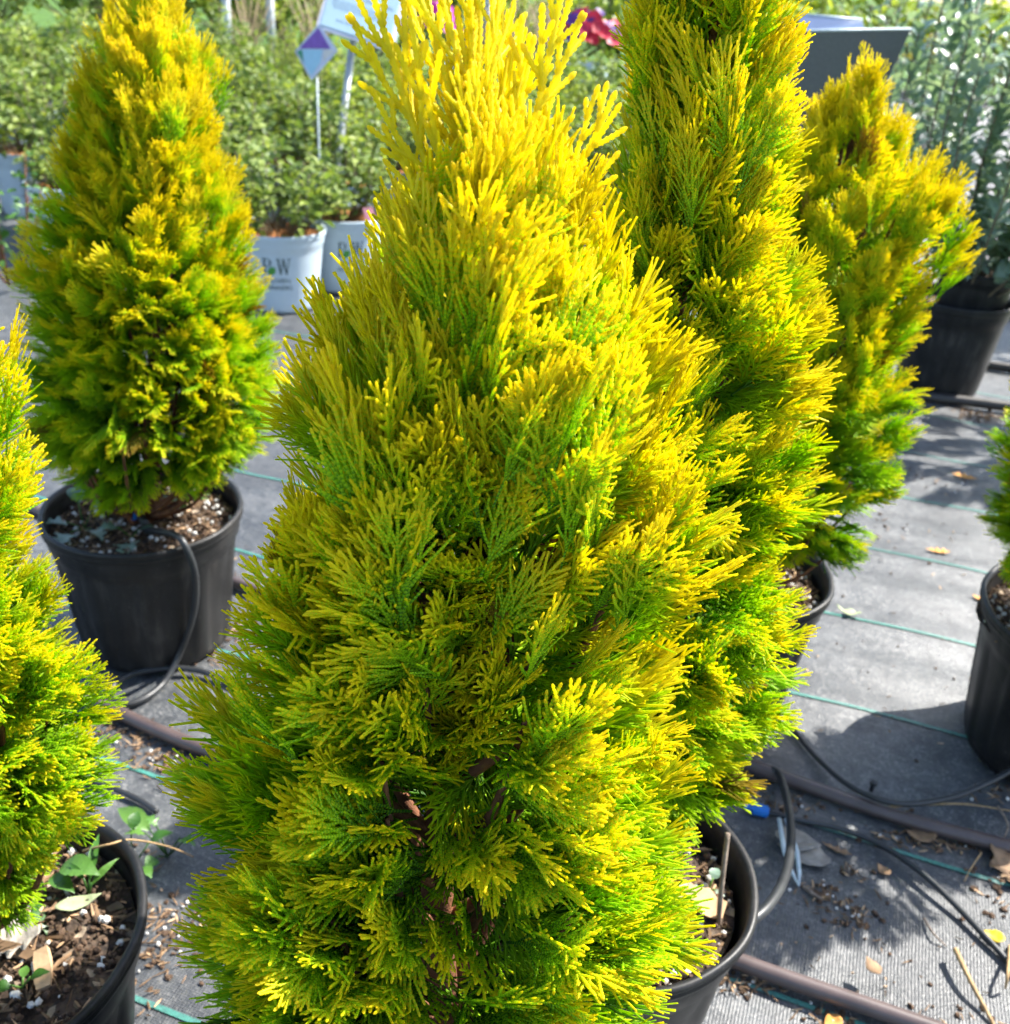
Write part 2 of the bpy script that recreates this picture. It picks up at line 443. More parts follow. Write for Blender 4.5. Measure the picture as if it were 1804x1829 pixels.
def sweep(paths, L, seg, hi, nmid=7):
    """beaded (hi) or plain tubes round the shoot polylines -> V, F, attrs"""
    V, F, AL, TD, BE = [], [], [], [], []; off = 0
    ang = np.arange(seg) * 2 * math.pi / seg
    ca, sa = np.cos(ang), np.sin(ang)
    for pts, r in paths:
        n = len(pts); t = np.gradient(pts, axis=0); t /= np.linalg.norm(t, axis=1)[:, None]
        nz = np.array([0, 0, 1.0]) - t * t[:, 2:3]; nz /= np.linalg.norm(nz, axis=1)[:, None]
        b = np.cross(t, nz)
        dist = np.concatenate([[0], np.cumsum(np.linalg.norm(np.diff(pts, axis=0), axis=1))]); tot = dist[-1]
        rings = []
        if hi:
            for i in range(n - 1):
                last = i == n - 2
                rings.append((pts[i], b[i], nz[i], r * .72, dist[i], 0.))
                if last:
                    m = pts[i] * .45 + pts[i + 1] * .55
                    rings.append((m, b[i], nz[i], r * 1.12, (dist[i] + dist[i + 1]) / 2, 1.))
                    rings.append((pts[i + 1], b[i], nz[i], r * .90, dist[i + 1], 1.))
                    rings.append((pts[i + 1] + t[i + 1] * r * .8, b[i], nz[i], r * .60, tot, 1.))
                    rings.append((pts[i + 1] + t[i + 1] * r * 1.2, b[i], nz[i], r * .08, tot, 1.))
                else:
                    m = pts[i] * .22 + pts[i + 1] * .78
                    rings.append((m, b[i], nz[i], r * 1.19, dist[i] * .2 + dist[i + 1] * .8, 1.))
        else:
            ks = sorted(set([0] + ([n // 2] if n > nmid else []) + [n - 1]))
            for k in ks: rings.append((pts[k], b[k], nz[k], r * (1.05 if k < n - 1 else .7), dist[k], .6))
        m = len(rings)
        C = np.array([q[0] for q in rings]); B = np.array([q[1] for q in rings]); N = np.array([q[2] for q in rings])
        R = np.array([q[3] for q in rings]); D = np.array([q[4] for q in rings]); BB = np.array([q[5] for q in rings])
        ring = C[:, None] + B[:, None] * (ca[None, :, None] * R[:, None, None]) + N[:, None] * (sa[None, :, None] * R[:, None, None] * .60)
        V.append(ring.reshape(-1, 3))
        AL.append(np.repeat(C[:, 1] / L, seg)); TD.append(np.repeat(tot - D, seg)); BE.append(np.repeat(BB, seg))
        i0 = np.arange(m - 1)[:, None] * seg; k = np.arange(seg)[None]; k2 = (k + 1) % seg
        F.append(np.stack([i0 + k, i0 + k2, i0 + seg + k2, i0 + seg + k], -1).reshape(-1, 4) + off)
        off += m * seg
    return np.concatenate(V), np.concatenate(F), dict(along=np.concatenate(AL), tipd=np.concatenate(TD), bead=np.concatenate(BE))

SPR = []      # (hi mesh, lo V, lo F, lo attrs, length)
_spec = [(.112, 1.0, .05), (.128, 1.0, -.15), (.100, .8, .12), (.136, 1.1, -.05), (.098, .9, -.25), (.120, 1.2, .2),
         (.132, .9, -.35), (.108, 1.0, .0), (.122, 1.0, -.1)]
_lead = [(.170, 1.0, .05), (.150, 1.1, -.05), (.135, .9, .1)]
for i, (L, op, be) in enumerate(_spec + _lead):
    p = make_spray(11 + i * 7, L, op, be, 1.0 if i < len(_spec) else 1.4, i >= len(_spec))
    V, F, A = sweep(p, L, 6, True)
    A['rnd'] = np.zeros(len(V))
    if i >= len(_spec): A['along'] = .38 + .62 * A['along']
    me = np_mesh('spray', V, F, M['gold'], A)
    lo = sweep(p, L, 3, False)
    thin = sweep([(q, r * 1.35) for k, (q, r) in enumerate(p) if len(q) > 8 or k % 4 == 0], L, 3, False, 13)
    SPR.append((me, lo, thin, None, L))
N_SPR = len(_spec)

def interp(prof, z):
    return float(np.interp(z, [p[0] for p in prof], [p[1] for p in prof]))

def frame(d, roll):
    """rotation matrix whose Y axis is d, rolled about d; roll 0 keeps the face turned up and outwards"""
    y = np.array(d) / np.linalg.norm(d)
    up = np.array([0, 0, 1.0])
    x = np.cross(y, up); ln = np.linalg.norm(x)
    x = np.array([1.0, 0, 0]) if ln < 1e-3 else x / ln
    z = np.cross(x, y)
    c, s = math.cos(roll), math.sin(roll)
    x2 = x * c + z * s; z2 = -x * s + z * c
    return np.stack([x2, y, z2], 1)

POT_H, POT_R = .30, .178

def build_pot(parent, H=POT_H, R=POT_R, m='black', rng=random, oval=0.0, panels=True):
    taper = .80
    def rr(z): return R * (taper + (1 - taper) * (z / H) ** .9)
    prof = [(0.001, .004), (rr(0) * .93, .004), (rr(0), .010)]
    for k in range(1, 12): prof.append((rr(H * .80 * k / 11), H * .80 * k / 11))
    prof += [(rr(H * .82) + .004, H * .825), (rr(H * .9) + .005, H * .90), (rr(H * .93) + .005, H * .93)]
    inner = [(rr(H * .93) - .001, H * .93), (rr(H * .6) - .005, H * .6)]
    np_ = 10
    def mod(k, a):
        d = oval * math.cos(2 * a + .6)
        if panels and 3 <= k <= 12:
            w = (a * np_ / (2 * math.pi)) % 1.0
            e = min(w, 1 - w)
            d += -.0045 * min(1, max(0, (e - .14) / .05))
        return d
    mb = MB(); mb.lathe(prof, 120, mod=mod)
    mb.lathe(inner, 120, mod=lambda k, a: oval * math.cos(2 * a + .6))
    pot = mb.build('pot', M[m], parent)
    # rolled rim with two ridges
    r0 = rr(H)
    rim = [(r0 - .002, H * .925), (r0 + .006, H * .93), (r0 + .0075, H * .945), (r0 + .0055, H * .957), (r0 + .0075, H * .968),
           (r0 + .009, H * .982), (r0 + .0075, H * .996), (r0 + .003, H), (r0 - .001, H * .992), (r0 - .003, H * .96), (r0 - .003, H * .925)]
    mb = MB(); mb.lathe(rim, 120, mod=lambda k, a: oval * math.cos(2 * a + .6) + .0012 * math.sin(7 * a + 2) * math.sin(3 * a))
    mb.build('rim', M[m], pot)
    return pot

def blob(mb, c, r, rng, sq=(1, 1, 1)):
    """low irregular lump of 8 corners"""
    t = (1 + 5 ** .5) / 2
    base = [(-1, t, 0), (1, t, 0), (-1, -t, 0), (1, -t, 0), (0, -1, t), (0, 1, t), (0, -1, -t), (0, 1, -t), (t, 0, -1), (t, 0, 1), (-t, 0, -1), (-t, 0, 1)]
    fc = [(0, 11, 5), (0, 5, 1), (0, 1, 7), (0, 7, 10), (0, 10, 11), (1, 5, 9), (5, 11, 4), (11, 10, 2), (10, 7, 6), (7, 1, 8),
          (3, 9, 4), (3, 4, 2), (3, 2, 6), (3, 6, 8), (3, 8, 9), (4, 9, 5), (2, 4, 11), (6, 2, 10), (8, 6, 7), (9, 8, 1)]
    a = rng.uniform(0, 6.28); ca, sa = math.cos(a), math.sin(a)
    V = []
    for x, y, z in base:
        k = r / 1.9 * rng.uniform(.7, 1.25); x, y, z = x * k * sq[0], y * k * sq[1], z * k * sq[2]
        V.append((c[0] + x * ca - y * sa, c[1] + x * sa + y * ca, c[2] + z))
    mb.add(V, fc)

def chips(mb, c, ln, w, th, rng):
    """tapered splinter with uneven ends"""
    a = rng.uniform(0, 6.28); el = rng.uniform(-.45, .45)
    R = Matrix.Rotation(a, 3, 'Z') @ Matrix.Rotation(el, 3, 'Y') @ Matrix.Rotation(rng.uniform(-.8, .8), 3, 'X')
    V = []
    for t, k in ((-.5, rng.uniform(.1, .6)), (rng.uniform(-.2, .25), 1.0), (.5, rng.uniform(.05, .5))):
        bx = rng.uniform(-.25, .25) * w
        for sy, sz_ in ((-1, -.5), (1, -.5), (rng.uniform(-.4, .4), .7)):
            V.append(Vector(c) + R @ Vector((t * ln + rng.uniform(-.08, .08) * ln, bx + sy * w * k * .5, sz_ * th * (k + .2))))
    mb.add(V, [(0, 1, 2), (8, 7, 6), (0, 3, 4, 1), (1, 4, 5, 2), (2, 5, 3, 0), (3, 6, 7, 4), (4, 7, 8, 5), (5, 8, 6, 3)])

def build_soil(parent, H=POT_H, R=POT_R, level=.86, rng=random, n=1300, detail=True):
    zs = H * level; r = R * .955
    V, F = [(0, 0, zs)], []; rings, seg = 14, 48
    for k in range(1, rings + 1):
        for i in range(seg):
            a = 2 * math.pi * i / seg; q = r * k / rings
            V.append((q * math.cos(a), q * math.sin(a), zs + .006 * math.sin(q * 60 + a * 3) + rng.uniform(-.003, .003)))
    for i in range(seg): F.append((0, 1 + i, 1 + (i + 1) % seg))
    for k in range(rings - 1):
        for i in range(seg):
            j = (i + 1) % seg
            F.append((1 + k * seg + i, 1 + k * seg + j, 1 + (k + 1) * seg + j, 1 + (k + 1) * seg + i))
    mb = MB(); mb.add(V, F); soil = mb.build('soil', M['soil'], parent)
    if detail:
        mb = MB()
        for i in range(n):
            a = rng.uniform(0, 6.28); q = r * .97 * math.sqrt(rng.random())
            p = (q * math.cos(a), q * math.sin(a), zs + .007)
            kind = rng.random()
            if kind < .55: mb.cur = 0; blob(mb, p, rng.uniform(.0014, .0052), rng)
            elif kind < .80: mb.cur = 1; chips(mb, p, rng.uniform(.010, .034), rng.uniform(.0016, .006), rng.uniform(.001, .003), rng)
            elif kind < .88: mb.cur = 2; chips(mb, p, rng.uniform(.008, .024), rng.uniform(.002, .006), .002, rng)
            else: mb.cur = 3; blob(mb, p, rng.uniform(.002, .0055), rng)
        stuff(mb.build('soil_chips', [M['crumb'], M['chip'], M['palechip'], M['perlite']], soil, smooth=False))
    return soil

def conifer(label, c, prof, seed, n_limb=46, per=13, n_hi=300, lean=(0, 0), elev=(-18, 74), cleft=None,
            lobes=.17, leaders=7, inner=160, soil_detail=True, oval=0.0, spread=1.0, scale=1.0, leader_az=None, gshift=0.0, epow=.55, lead_s=(.75, 1.1), lead_dx=0.0):
    rng = np.random.default_rng(seed); prng = random.Random(seed)
    root = empty('golden_conifer', (c[0], c[1], 0))
    tag(root, label, 'conifer')
    build_pot(root, rng=prng, oval=oval); build_soil(root, rng=prng, detail=soil_detail)
    z0, z1 = prof[0][0], prof[-1][0]
    def axis(z):
        t = min(1, max(0, (z - .26) / (z1 - .26)))
        k = 1 - (1 - t) ** 1.8
        return np.array([lean[0] * k + .008 * math.sin(z * 9 + seed), lean[1] * k + .008 * math.cos(z * 7 + seed), z])
    # trunk
    zs = np.linspace(.245, z1 - .10, 26)
    mb = MB(); mb.tube([axis(z) for z in zs], [.019 * (1 - .78 * i / 25) + .0025 * (i == 0) for i in range(26)], 10)
    trunk = mb.build('trunk', M['bark'], root)
    limbs = []
    ga = math.pi * (3 - 5 ** .5)
    # tips of the limbs over the outline, denser where the crown is wide
    zz = np.linspace(z0, z1 - .03, 400); w = np.array([interp(prof, z) + .02 for z in zz]); cw = np.cumsum(w); cw /= cw[-1]
    for i in range(n_limb):
        z = float(np.interp((i + .5) / n_limb, cw, zz)) + rng.normal(0, .012)
        limbs.append((i * ga + rng.normal(0, .25), z, rng.uniform(.80, 1.12), rng.uniform(-12, 12)))
    sprays = []
    def envelope(az, z):
        R = interp(prof, z)
        if cleft:
            d = (az - cleft[0] + math.pi) % (2 * math.pi) - math.pi
            R *= 1 - cleft[3] * math.exp(-(d / cleft[1]) ** 2) * math.exp(-((z - cleft[2]) / cleft[4]) ** 2)
        return R
    def add(az, z, rf, el, roll, kind, s, sw):
        R = envelope(az, z) * rf; el = min(el, rad(83)); sw = max(-.3, min(.3, sw))
        o = np.array([math.cos(az), math.sin(az), 0]); tn = np.array([-math.sin(az), math.cos(az), 0])
        d = o * math.cos(el) + np.array([0, 0, 1]) * math.sin(el) + tn * sw
        d /= np.linalg.norm(d)
        tip = axis(z) + o * R
        L = SPR[kind][4] * s
        sprays.append((tip - d * L * .92, frame(d, roll), kind, s, tip))
    for az, z, rf, del_ in limbs:
        zr = min(1, max(0, (z - z0) / (z1 - z0)))
        e0 = elev[0] + (elev[1] - elev[0]) * zr ** epow
        for k in range(per):
            da = rng.normal(0, .055 * spread) / max(.05, envelope(az, z)); dz = rng.normal(0, .032 * spread)
            q = math.hypot(da * envelope(az, z), dz) / .055
            zz_ = min(z1 - .01, max(z0 - .02, z + dz))
            fall = 1 - lobes * min(1.6, q * q * .55)
            el = rad(e0 + del_ * .7 + dz / .05 * 10 + rng.normal(0, 9))
            roll = rng.choice([0, 1]) * rng.normal(0, .5) + rng.normal(0, .55)
            if rng.random() < .35: roll += math.pi / 2 * rng.choice([-1, 1])
            add(az + da, zz_, rf * fall * rng.uniform(.90, 1.06), el, roll, int(rng.integers(N_SPR)), scale * rng.uniform(.85, 1.15), da * .6 + rng.normal(0, .12))
        # the limb itself
        o = np.array([math.cos(az), math.sin(az), 0])
        R = envelope(az, z) * rf
        zb = max(.27, z - R * 1.1 - .05)
        a = axis(zb); b_ = axis(z) + o * max(.01, R - .06) - np.array([0, 0, .03]); mid = a * .5 + b_ * .5 + o * R * .10 - np.array([0, 0, .02])
        mb = MB(); pl = spline([a, mid, b_], 5); mb.tube(pl, [.0062 * (1 - .72 * i / (len(pl) - 1)) for i in range(len(pl))], 6)
        mb.build('limb', M['bark'], trunk)
    for k in range(leaders):
        az = (leader_az[k] if leader_az else rng.uniform(0, 6.28)); el = rad(rng.uniform(64, 88))
        d = np.array([math.cos(az) * math.cos(el), math.sin(az) * math.cos(el), math.sin(el)])
        base = axis(z1 - rng.uniform(.08, .17)); base[1] += .012; base[0] += lead_dx; kind = N_SPR + int(rng.integers(3)); s = rng.uniform(*lead_s)
        L = SPR[kind][4] * s
        sprays.append((base, frame(d, rng.uniform(0, 6.28)), kind, s, base + d * L))
    for k in range(inner):
        z = rng.uniform(z0 + .01, z1 - .12); az = rng.uniform(0, 6.28)
        zr = min(1, max(0, (z - z0) / (z1 - z0)))
        add(az, z, rng.uniform(.45, .82), rad(elev[0] + (elev[1] - elev[0]) * zr + rng.normal(0, 18)), rng.uniform(0, 6.28),
            int(rng.integers(N_SPR)), scale * rng.uniform(.8, 1.05), rng.normal(0, .3))
    # the ones that show largest (outermost towards the viewer) are pieces of their own
    camv = np.array([-c[0], -c[1], CAM_H])
    def score(s):
        r = s[4] - axis(s[4][2]); dc = np.linalg.norm(camv - s[4])
        toc = (camv - s[4]) / dc
        return (r @ toc) / max(.06, interp(prof, s[4][2])) * .9 - dc * .8 + (6 if s[2] >= N_SPR else 0)
    order = sorted(range(len(sprays)), key=lambda i: -score(sprays[i]))
    LV, LF, LA = [], [], {'along': [], 'tipd': [], 'bead': [], 'rnd': [], 'gold': []}; off = 0
    def gold(z, kd=0): return float(-.27 + .57 * min(1, max(0, (z - z0) / (z1 - z0))) + gshift + (.22 if kd >= N_SPR else 0))
    for rank, i in enumerate(order):
        p, R, kind, s, tip = sprays[i]
        if rank < n_hi:
            o = link('spray', SPR[kind][0], root)
            m4 = Matrix.Identity(4)
            for a in range(3):
                for b in range(3): m4[a][b] = R[a, b] * s
                m4[a][3] = p[a]
            o.matrix_local = m4; o['gold'] = gold(tip[2], kind)
        else:
            v, f, at_ = SPR[kind][1 if rank < n_hi + 260 else 2]; LA['gold'].append(np.full(len(v), gold(tip[2], kind)))
            LV.append(v @ R.T * s + p); LF.append(f + off); off += len(v)
            for q in ('along', 'tipd', 'bead'): LA[q].append(at_[q])
            LA['rnd'].append(np.full(len(v), rng.random()))
    if LV:
        me = np_mesh('inner_foliage', np.concatenate(LV), np.concatenate(LF), M['gold'], {k: np.concatenate(v) for k, v in LA.items()})
        stuff(link('inner_foliage', me, root))
    return root

A_POS = (-.03, .56)
conifer('large golden arborvitae filling the middle of the picture', A_POS,
        [(.36, .17), (.44, .225), (.55, .232), (.70, .20), (.85, .160), (.93, .146), (1.0, .130), (1.07, .108), (1.13, .076), (1.17, .046), (1.205, .02)],
        5, n_limb=72, per=18, scale=.88, lean=(.008, .0), elev=(-38, 80), cleft=(rad(-86), .38, .86, .64, .19), leaders=11, inner=260, leader_az=[rad(x) for x in (180, 20, 100, 175, 190, 70, 85, 150, 0, 170, 120)], lead_s=(1.0, 1.35), lead_dx=-.004)
C_POS = (.142, .885)
conifer('tall golden arborvitae close behind the large one, its black pot rim showing', C_POS,
        [(.38, .08), (.46, .145), (.58, .195), (.75, .192), (.90, .150), (1.02, .108), (1.12, .08), (1.24, .068), (1.34, .055), (1.44, .03)],
        23, n_limb=56, per=18, scale=.88, lean=(-.008, 0), elev=(-24, 78), leaders=8, inner=260, oval=.006, gshift=.02)
B_POS = at(255, 903, POT_H)
conifer('golden arborvitae in a black pot with a drip tube over its rim, at left', B_POS[:2],
        [(.375, .14), (.45, .20), (.56, .222), (.70, .205), (.85, .166), (1.0, .125), (1.10, .098), (1.16, .06), (1.22, .02)],
        41, n_limb=74, per=17, scale=.92, spread=1.15, lean=(.09, .0), elev=(-36, 78), leaders=6, inner=420, lobes=.04, lead_s=(.5, .8))
E_POS = at(1306, 1008, POT_H)
conifer('golden arborvitae at right, in front of the grey sign back', E_POS[:2],
        [(.345, .12), (.42, .195), (.55, .218), (.70, .212), (.85, .205), (.96, .195), (1.02, .16), (1.07, .085), (1.17, .02)],
        57, n_limb=58, per=18, scale=.9, lean=(.062, .0), elev=(-24, 80), leaders=6, inner=320, lobes=.24, lead_s=(.5, .75))
F_POS = at(-62, 1660, POT_H)
conifer('golden arborvitae cut off by the left edge, its soil and perlite showing', F_POS[:2],
        [(.335, .07), (.42, .125), (.55, .15), (.75, .128), (.93, .118), (1.0, .09), (1.06, .05), (1.11, .02)],
        73, n_limb=46, per=16, scale=.9, gshift=-.06, lean=(.03, .02), elev=(-34, 76), lead_s=(.3, .5), leaders=3, inner=160)
G_POS = at(1938, 1097, POT_H)
conifer('golden arborvitae cut off by the right edge, green low branches over a black pot', G_POS[:2],
        [(.36, .16), (.44, .215), (.60, .215), (.80, .18), (.95, .14), (1.1, .09), (1.22, .02)],
        91, n_limb=46, per=16, lean=(-.085, -.02), elev=(-34, 76), leaders=5, inner=160, gshift=-.05, oval=-.016)

# ------------------------------------------------------------------ irrigation pipes and tubes
def ground_line(pix, r, z=None):
    return [at(x, y, r if z is None else z) for x, y in pix]

def pipe(name, pts, r, m, label, cat, sub=10, seg=14):
    mb = MB(); mb.tube(spline(pts, sub), r, seg); return tag(mb.build(name, M[m]), label, cat)

pr = .0125
p1 = [at(420, 1040, pr), at(900, 1212, pr), at(1380, 1382, pr), at(1600, 1455, pr), at(1804, 1513, pr)]
p1 = [p1[0] + (p1[0] - p1[1]) * 1.6] + p1 + [p1[-1] + (p1[-1] - p1[-2]) * 3]
pipe('irrigation_pipe', [Vector((p.x, p.y, pr + gz(p.x, p.y) + .003)) for p in p1], pr, 'pipe', 'brown irrigation pipe running behind the two middle pots', 'pipe')
p2 = [at(190, 1262, pr), at(320, 1322, pr), at(800, 1512, pr), at(1285, 1708, pr), at(1640, 1833, pr)]
p2 = [p2[0] + (p2[0] - p2[1]) * 6] + p2 + [p2[-1] + (p2[-1] - p2[-2]) * 2]
pipe('irrigation_pipe', [Vector((p.x, p.y, pr + gz(p.x, p.y) + .003)) for p in p2], pr, 'pipe', 'brown irrigation pipe crossing the bottom right corner in front of the dry leaf', 'pipe')

def hose(label, spec, r=.0048):
    pts = [at(x, y, z) for x, y, z in spec]
    return pipe('drip_tube', pts, r, 'hose', label, 'tube', 10, 10)
hose('black drip tube looping over the rim of the left pot', [(262, 948, .275), (290, 950, .30), (322, 962, .318), (345, 1010, .27), (350, 1060, .20), (342, 1110, .13),
     (322, 1165, .05), (296, 1215, .012), (262, 1245, .01), (225, 1258, .01), (196, 1248, .012), (205, 1222, .014), (240, 1203, .016), (300, 1194, .018), (360, 1199, .016),
     (420, 1226, .012), (470, 1260, .01), (520, 1292, .01), (600, 1330, .01)], .0062)
hose('short black tube beside the left edge conifer', [(110, 1378, .01), (154, 1393, .01), (200, 1408, .01), (245, 1427, .008), (280, 1450, .006)], .005)
hose('thick black tube arching from the pot rim up to the brown pipe', [(1290, 1668, .22), (1326, 1655, .23), (1372, 1618, .225), (1402, 1565, .20), (1413, 1500, .15), (1408, 1440, .08), (1394, 1388, .03), (1380, 1375, .02)], .0068)
hose('thin black tube curving away from the blue fitting', [(1357, 1447, .012), (1420, 1463, .012), (1500, 1480, .01), (1570, 1508, .01), (1640, 1554, .012), (1700, 1610, .012), (1755, 1668, .015), (1804, 1722, .012), (1860, 1790, .01)], .0048)
hose('black tube swinging from the brown pipe to the right hand pot', [(1402, 1280, .012), (1425, 1312, .012), (1462, 1356, .014), (1510, 1398, .02), (1560, 1424, .03), (1620, 1436, .03), (1700, 1424, .03), (1760, 1400, .04), (1810, 1373, .05), (1870, 1330, .08)], .0052)
# blue fitting on the tube end
c = at(1357, 1447, .014); d = (at(1420, 1463, .014) - c).normalized()
t = tag(empty('tube_fitting', c), 'small blue tube fitting lying by the brown pipe', 'fitting')
mb = MB(); mb.tube([d * -.012, d * .012], .0105, 12); mb.tube([d * .012, d * .015], .008, 12); mb.build('collar', M['blue'], t, smooth=False)
mb = MB(); mb.tube([d * -.026, d * -.012], .0055, 10); mb.build('nozzle', M['blue'], t, smooth=False)
# barbed connector on the brown pipe
c = at(1556, 1412, .02); t = tag(empty('barb_connector', c), 'tiny black barb standing on the brown pipe', 'connector')
mb = MB(); mb.tube([(0, 0, 0), (0, 0, .022)], .004, 8); mb.build('barb', M['hose'], t)
mb = MB(); mb.tube([(0, 0, .016), (0, 0, .021)], .007, 8); mb.build('collar', M['hose'], t, smooth=False)
# emitter stake in the left pot (blue cap)
p = at(243, 925, .285); t = tag(empty('drip_emitter', p), 'blue and black drip emitter in the soil of the left pot', 'emitter')
mb = MB(); mb.tube([(-.006, .004, 0), (.012, -.006, .012)], .008, 10); mb.build('cap', M['blue'], t)
mb = MB(); mb.tube([(.010, -.004, .010), (.026, -.020, -.004)], .0085, 10); mb.tube([(.02, -.015, .0), (.03, -.02, -.03)], .005, 8); mb.build('body', M['hose'], t)
# pale double bladed drip stake on the cloth
a = at(1398, 1462, .035); b = at(1427, 1583, .012)
t = tag(empty('drip_stake', (0, 0, 0)), 'pale grey two-bladed drip stake leaning beside the thick tube', 'stake')
ax = (b - a); nrm = ax.cross(Vector((0, 0, 1))).normalized()
for s in (-1, 1):
    mb = MB()
    q = [a + nrm * s * .006, a + ax * .5 + nrm * s * .010, a + ax * .8 + nrm * s * .006, b]
    mb.tube(q, [.0035, .0045, .0035, .001], 6); mb.build('blade', M['stake'], t)

# ------------------------------------------------------------------ leaves, twigs, crumbs on the cloth
def leaf_mesh(mb, L, W, fold=.25, curl=.3, nseg=7, lobes=0, rng=random):
    """leaf along +Y with a folded midrib and curled tip"""
    V, F = [], []
    for i in range(nseg + 1):
        t = i / nseg; w = W * .56 * math.sin(math.pi * min(1, (t * .97 + .03) ** .85)) * (1.1 - .3 * t)
        if lobes: w *= .72 + .28 * math.cos(t * 2 * math.pi * lobes + .5)
        z = curl * L * (t - .5) ** 2 + rng.uniform(-.004, .004) * L * 64 / nseg * .6
        V += [(-w, t * L, z + fold * w), (0, t * L, z), (w, t * L, z + fold * w * rng.uniform(.6, 1.2))]
    for i in range(nseg):
        k = 3 * i; F += [(k, k + 1, k + 4, k + 3), (k + 1, k + 2, k + 5, k + 4)]
    mb.add(V, F)

def ground_leaf(px, py, L, W, rz, m, label, name='dry_leaf', lobes=0, curl=.5, fold=.35, seed=0, z=.004, tilt=0.):
    r = random.Random(seed); mb = MB(); leaf_mesh(mb, L, W, fold, curl, 8 if not lobes else 22, lobes, r)
    me_o = mb.build(name, M[m]); p = at(px, py, 0); me_o.location = (p.x, p.y, z + gz(p.x, p.y)); me_o.rotation_euler = (tilt, 0, rz)
    so = me_o.modifiers.new('thickness', 'SOLIDIFY'); so.thickness = .0008
    tag(me_o, label, 'leaf'); return me_o

ground_leaf(1382, 1500, .075, .045, rad(-105), 'greyleaf', 'grey brown dry leaf with its left half under the thick tube', seed=1, lobes=0, curl=.5)
ground_leaf(1480, 1548, .085, .045, rad(68), 'greyleaf', 'large pale papery leaf just right of the drip stake', seed=2, curl=.35)
ground_leaf(1770, 1520, .11, .07, rad(200), 'dryleaf', 'lobed brown oak leaf at the right edge', seed=3, lobes=3, curl=.6)
ground_leaf(1670, 1500, .05, .03, rad(80), 'dryleaf', 'brown dry leaf lying against the brown pipe', seed=4, curl=.9)
ground_leaf(1588, 1565, .026, .018, rad(30), 'dryleaf', 'small curled brown leaf scrap in the open shade', seed=5, curl=.9)
ground_leaf(1520, 1530, .05, .014, rad(60), 'dryleaf', 'narrow brown scale sprig lying right of the papery leaf', seed=6, lobes=4, curl=.3)
ground_leaf(1535, 1105, .055, .03, rad(60), 'paleleaf', 'pale green crumpled leaf on the sunlit cloth', seed=7, lobes=2, curl=.9)
ground_leaf(1695, 990, .06, .028, rad(80), 'orangeleaf', 'bright orange dead sprig at the edge of the shade', seed=8, lobes=4, curl=.3)
ground_leaf(1700, 850, .07, .035, rad(250), 'orangeleaf', 'dull orange sprig in the far shade', seed=9, lobes=4, curl=.3)
ground_leaf(1560, 1770, .03, .02, rad(20), 'dryleaf', 'tan leaf scrap resting on the lower pipe', seed=10, curl=.8, z=.03)
ground_leaf(1790, 1690, .03, .022, rad(60), 'yellowpetal', 'small yellow leaf at the right edge in the sun', seed=11, curl=.6)
ground_leaf(1500, 1822, .03, .022, rad(120), 'orangeleaf', 'orange leaf scrap at the bottom edge below the pipe', seed=12, curl=.8)
ground_leaf(1755, 1080, .03, .014, rad(40), 'orangeleaf', 'tiny tan flake near the right hand pot', seed=13, curl=.5)

def stick(label, spec, r, m='twig'):
    pts = [at(x, y, z) for x, y, z in spec]
    mb = MB(); sp = spline(pts, 6); mb.tube(sp, [r * (1 - .45 * i / len(sp)) for i in range(len(sp))], 7)
    return tag(mb.build('twig', M[m]), label, 'twig')
stick('long straw coloured stick in the sunlit lower right corner', [(1706, 1695, .022), (1732, 1750, .02), (1756, 1795, .014), (1790, 1860, .006)], .0042)
stick('thin tan twig lying above the upper pipe at right', [(1560, 1444, .012), (1640, 1438, .014), (1720, 1436, .012), (1804, 1448, .01)], .0025)
stick('forked grey twig at the right edge by the pipe', [(1782, 1440, .02), (1796, 1462, .02), (1800, 1480, .015), (1788, 1505, .012)], .0022, 'greytwig')
stick('fine dry grass blade across the lower green stripe', [(1753, 1523, .012), (1735, 1550, .01), (1722, 1575, .006)], .0014)
stick('short brown twig in the litter below the stake', [(1436, 1585, .006), (1452, 1596, .01), (1470, 1607, .006)], .0036, 'greytwig')
stick('curved straw beside the tube in the lower right sun', [(1650, 1640, .006), (1668, 1668, .012), (1690, 1690, .006)], .0018, 'greytwig')
stick('brown stem standing at the right edge low down', [(1804, 1690, .01), (1800, 1740, .03), (1796, 1765, .01)], .003)
stick('thin dead stem stretching from the left pot rim to the seedlings', [(148, 1520, .285), (195, 1508, .31), (236, 1500, .27), (300, 1512, .12), (345, 1530, .02)], .0016, 'twig')

def crumbs(specs, seed, name='soil_crumbs', label=None):
    r = random.Random(seed); mb = MB()
    for px, py, sx, sy, n, hi in specs:
        c = at(px, py, 0)
        for i in range(int(n * .55)):
            x = c.x + r.gauss(0, sx); y = c.y + r.gauss(0, sy); k = r.random(); z = gz(x, y) + .003
            if k < .40: mb.cur = 0; blob(mb, (x, y, z - .001), r.uniform(.0014, .0045) * hi, r, (1.3, 1, .55))
            elif k < .80: mb.cur = 1; chips(mb, (x, y, z + .001), r.uniform(.006, .022) * hi, r.uniform(.0012, .0035), .0012, r)
            elif k < .93: mb.cur = 2; chips(mb, (x, y, z + .001), r.uniform(.006, .016) * hi, r.uniform(.002, .004), .0015, r)
            else: mb.cur = 3; blob(mb, (x, y, z), r.uniform(.0018, .0038), r)
    o = mb.build(name, [M['crumb'], M['chip'], M['palechip'], M['perlite']], None, smooth=False)
    stuff(o); o['label'] = label or 'brown soil crumbs and bark bits scattered on the cloth'; o['category'] = 'litter'
    return o
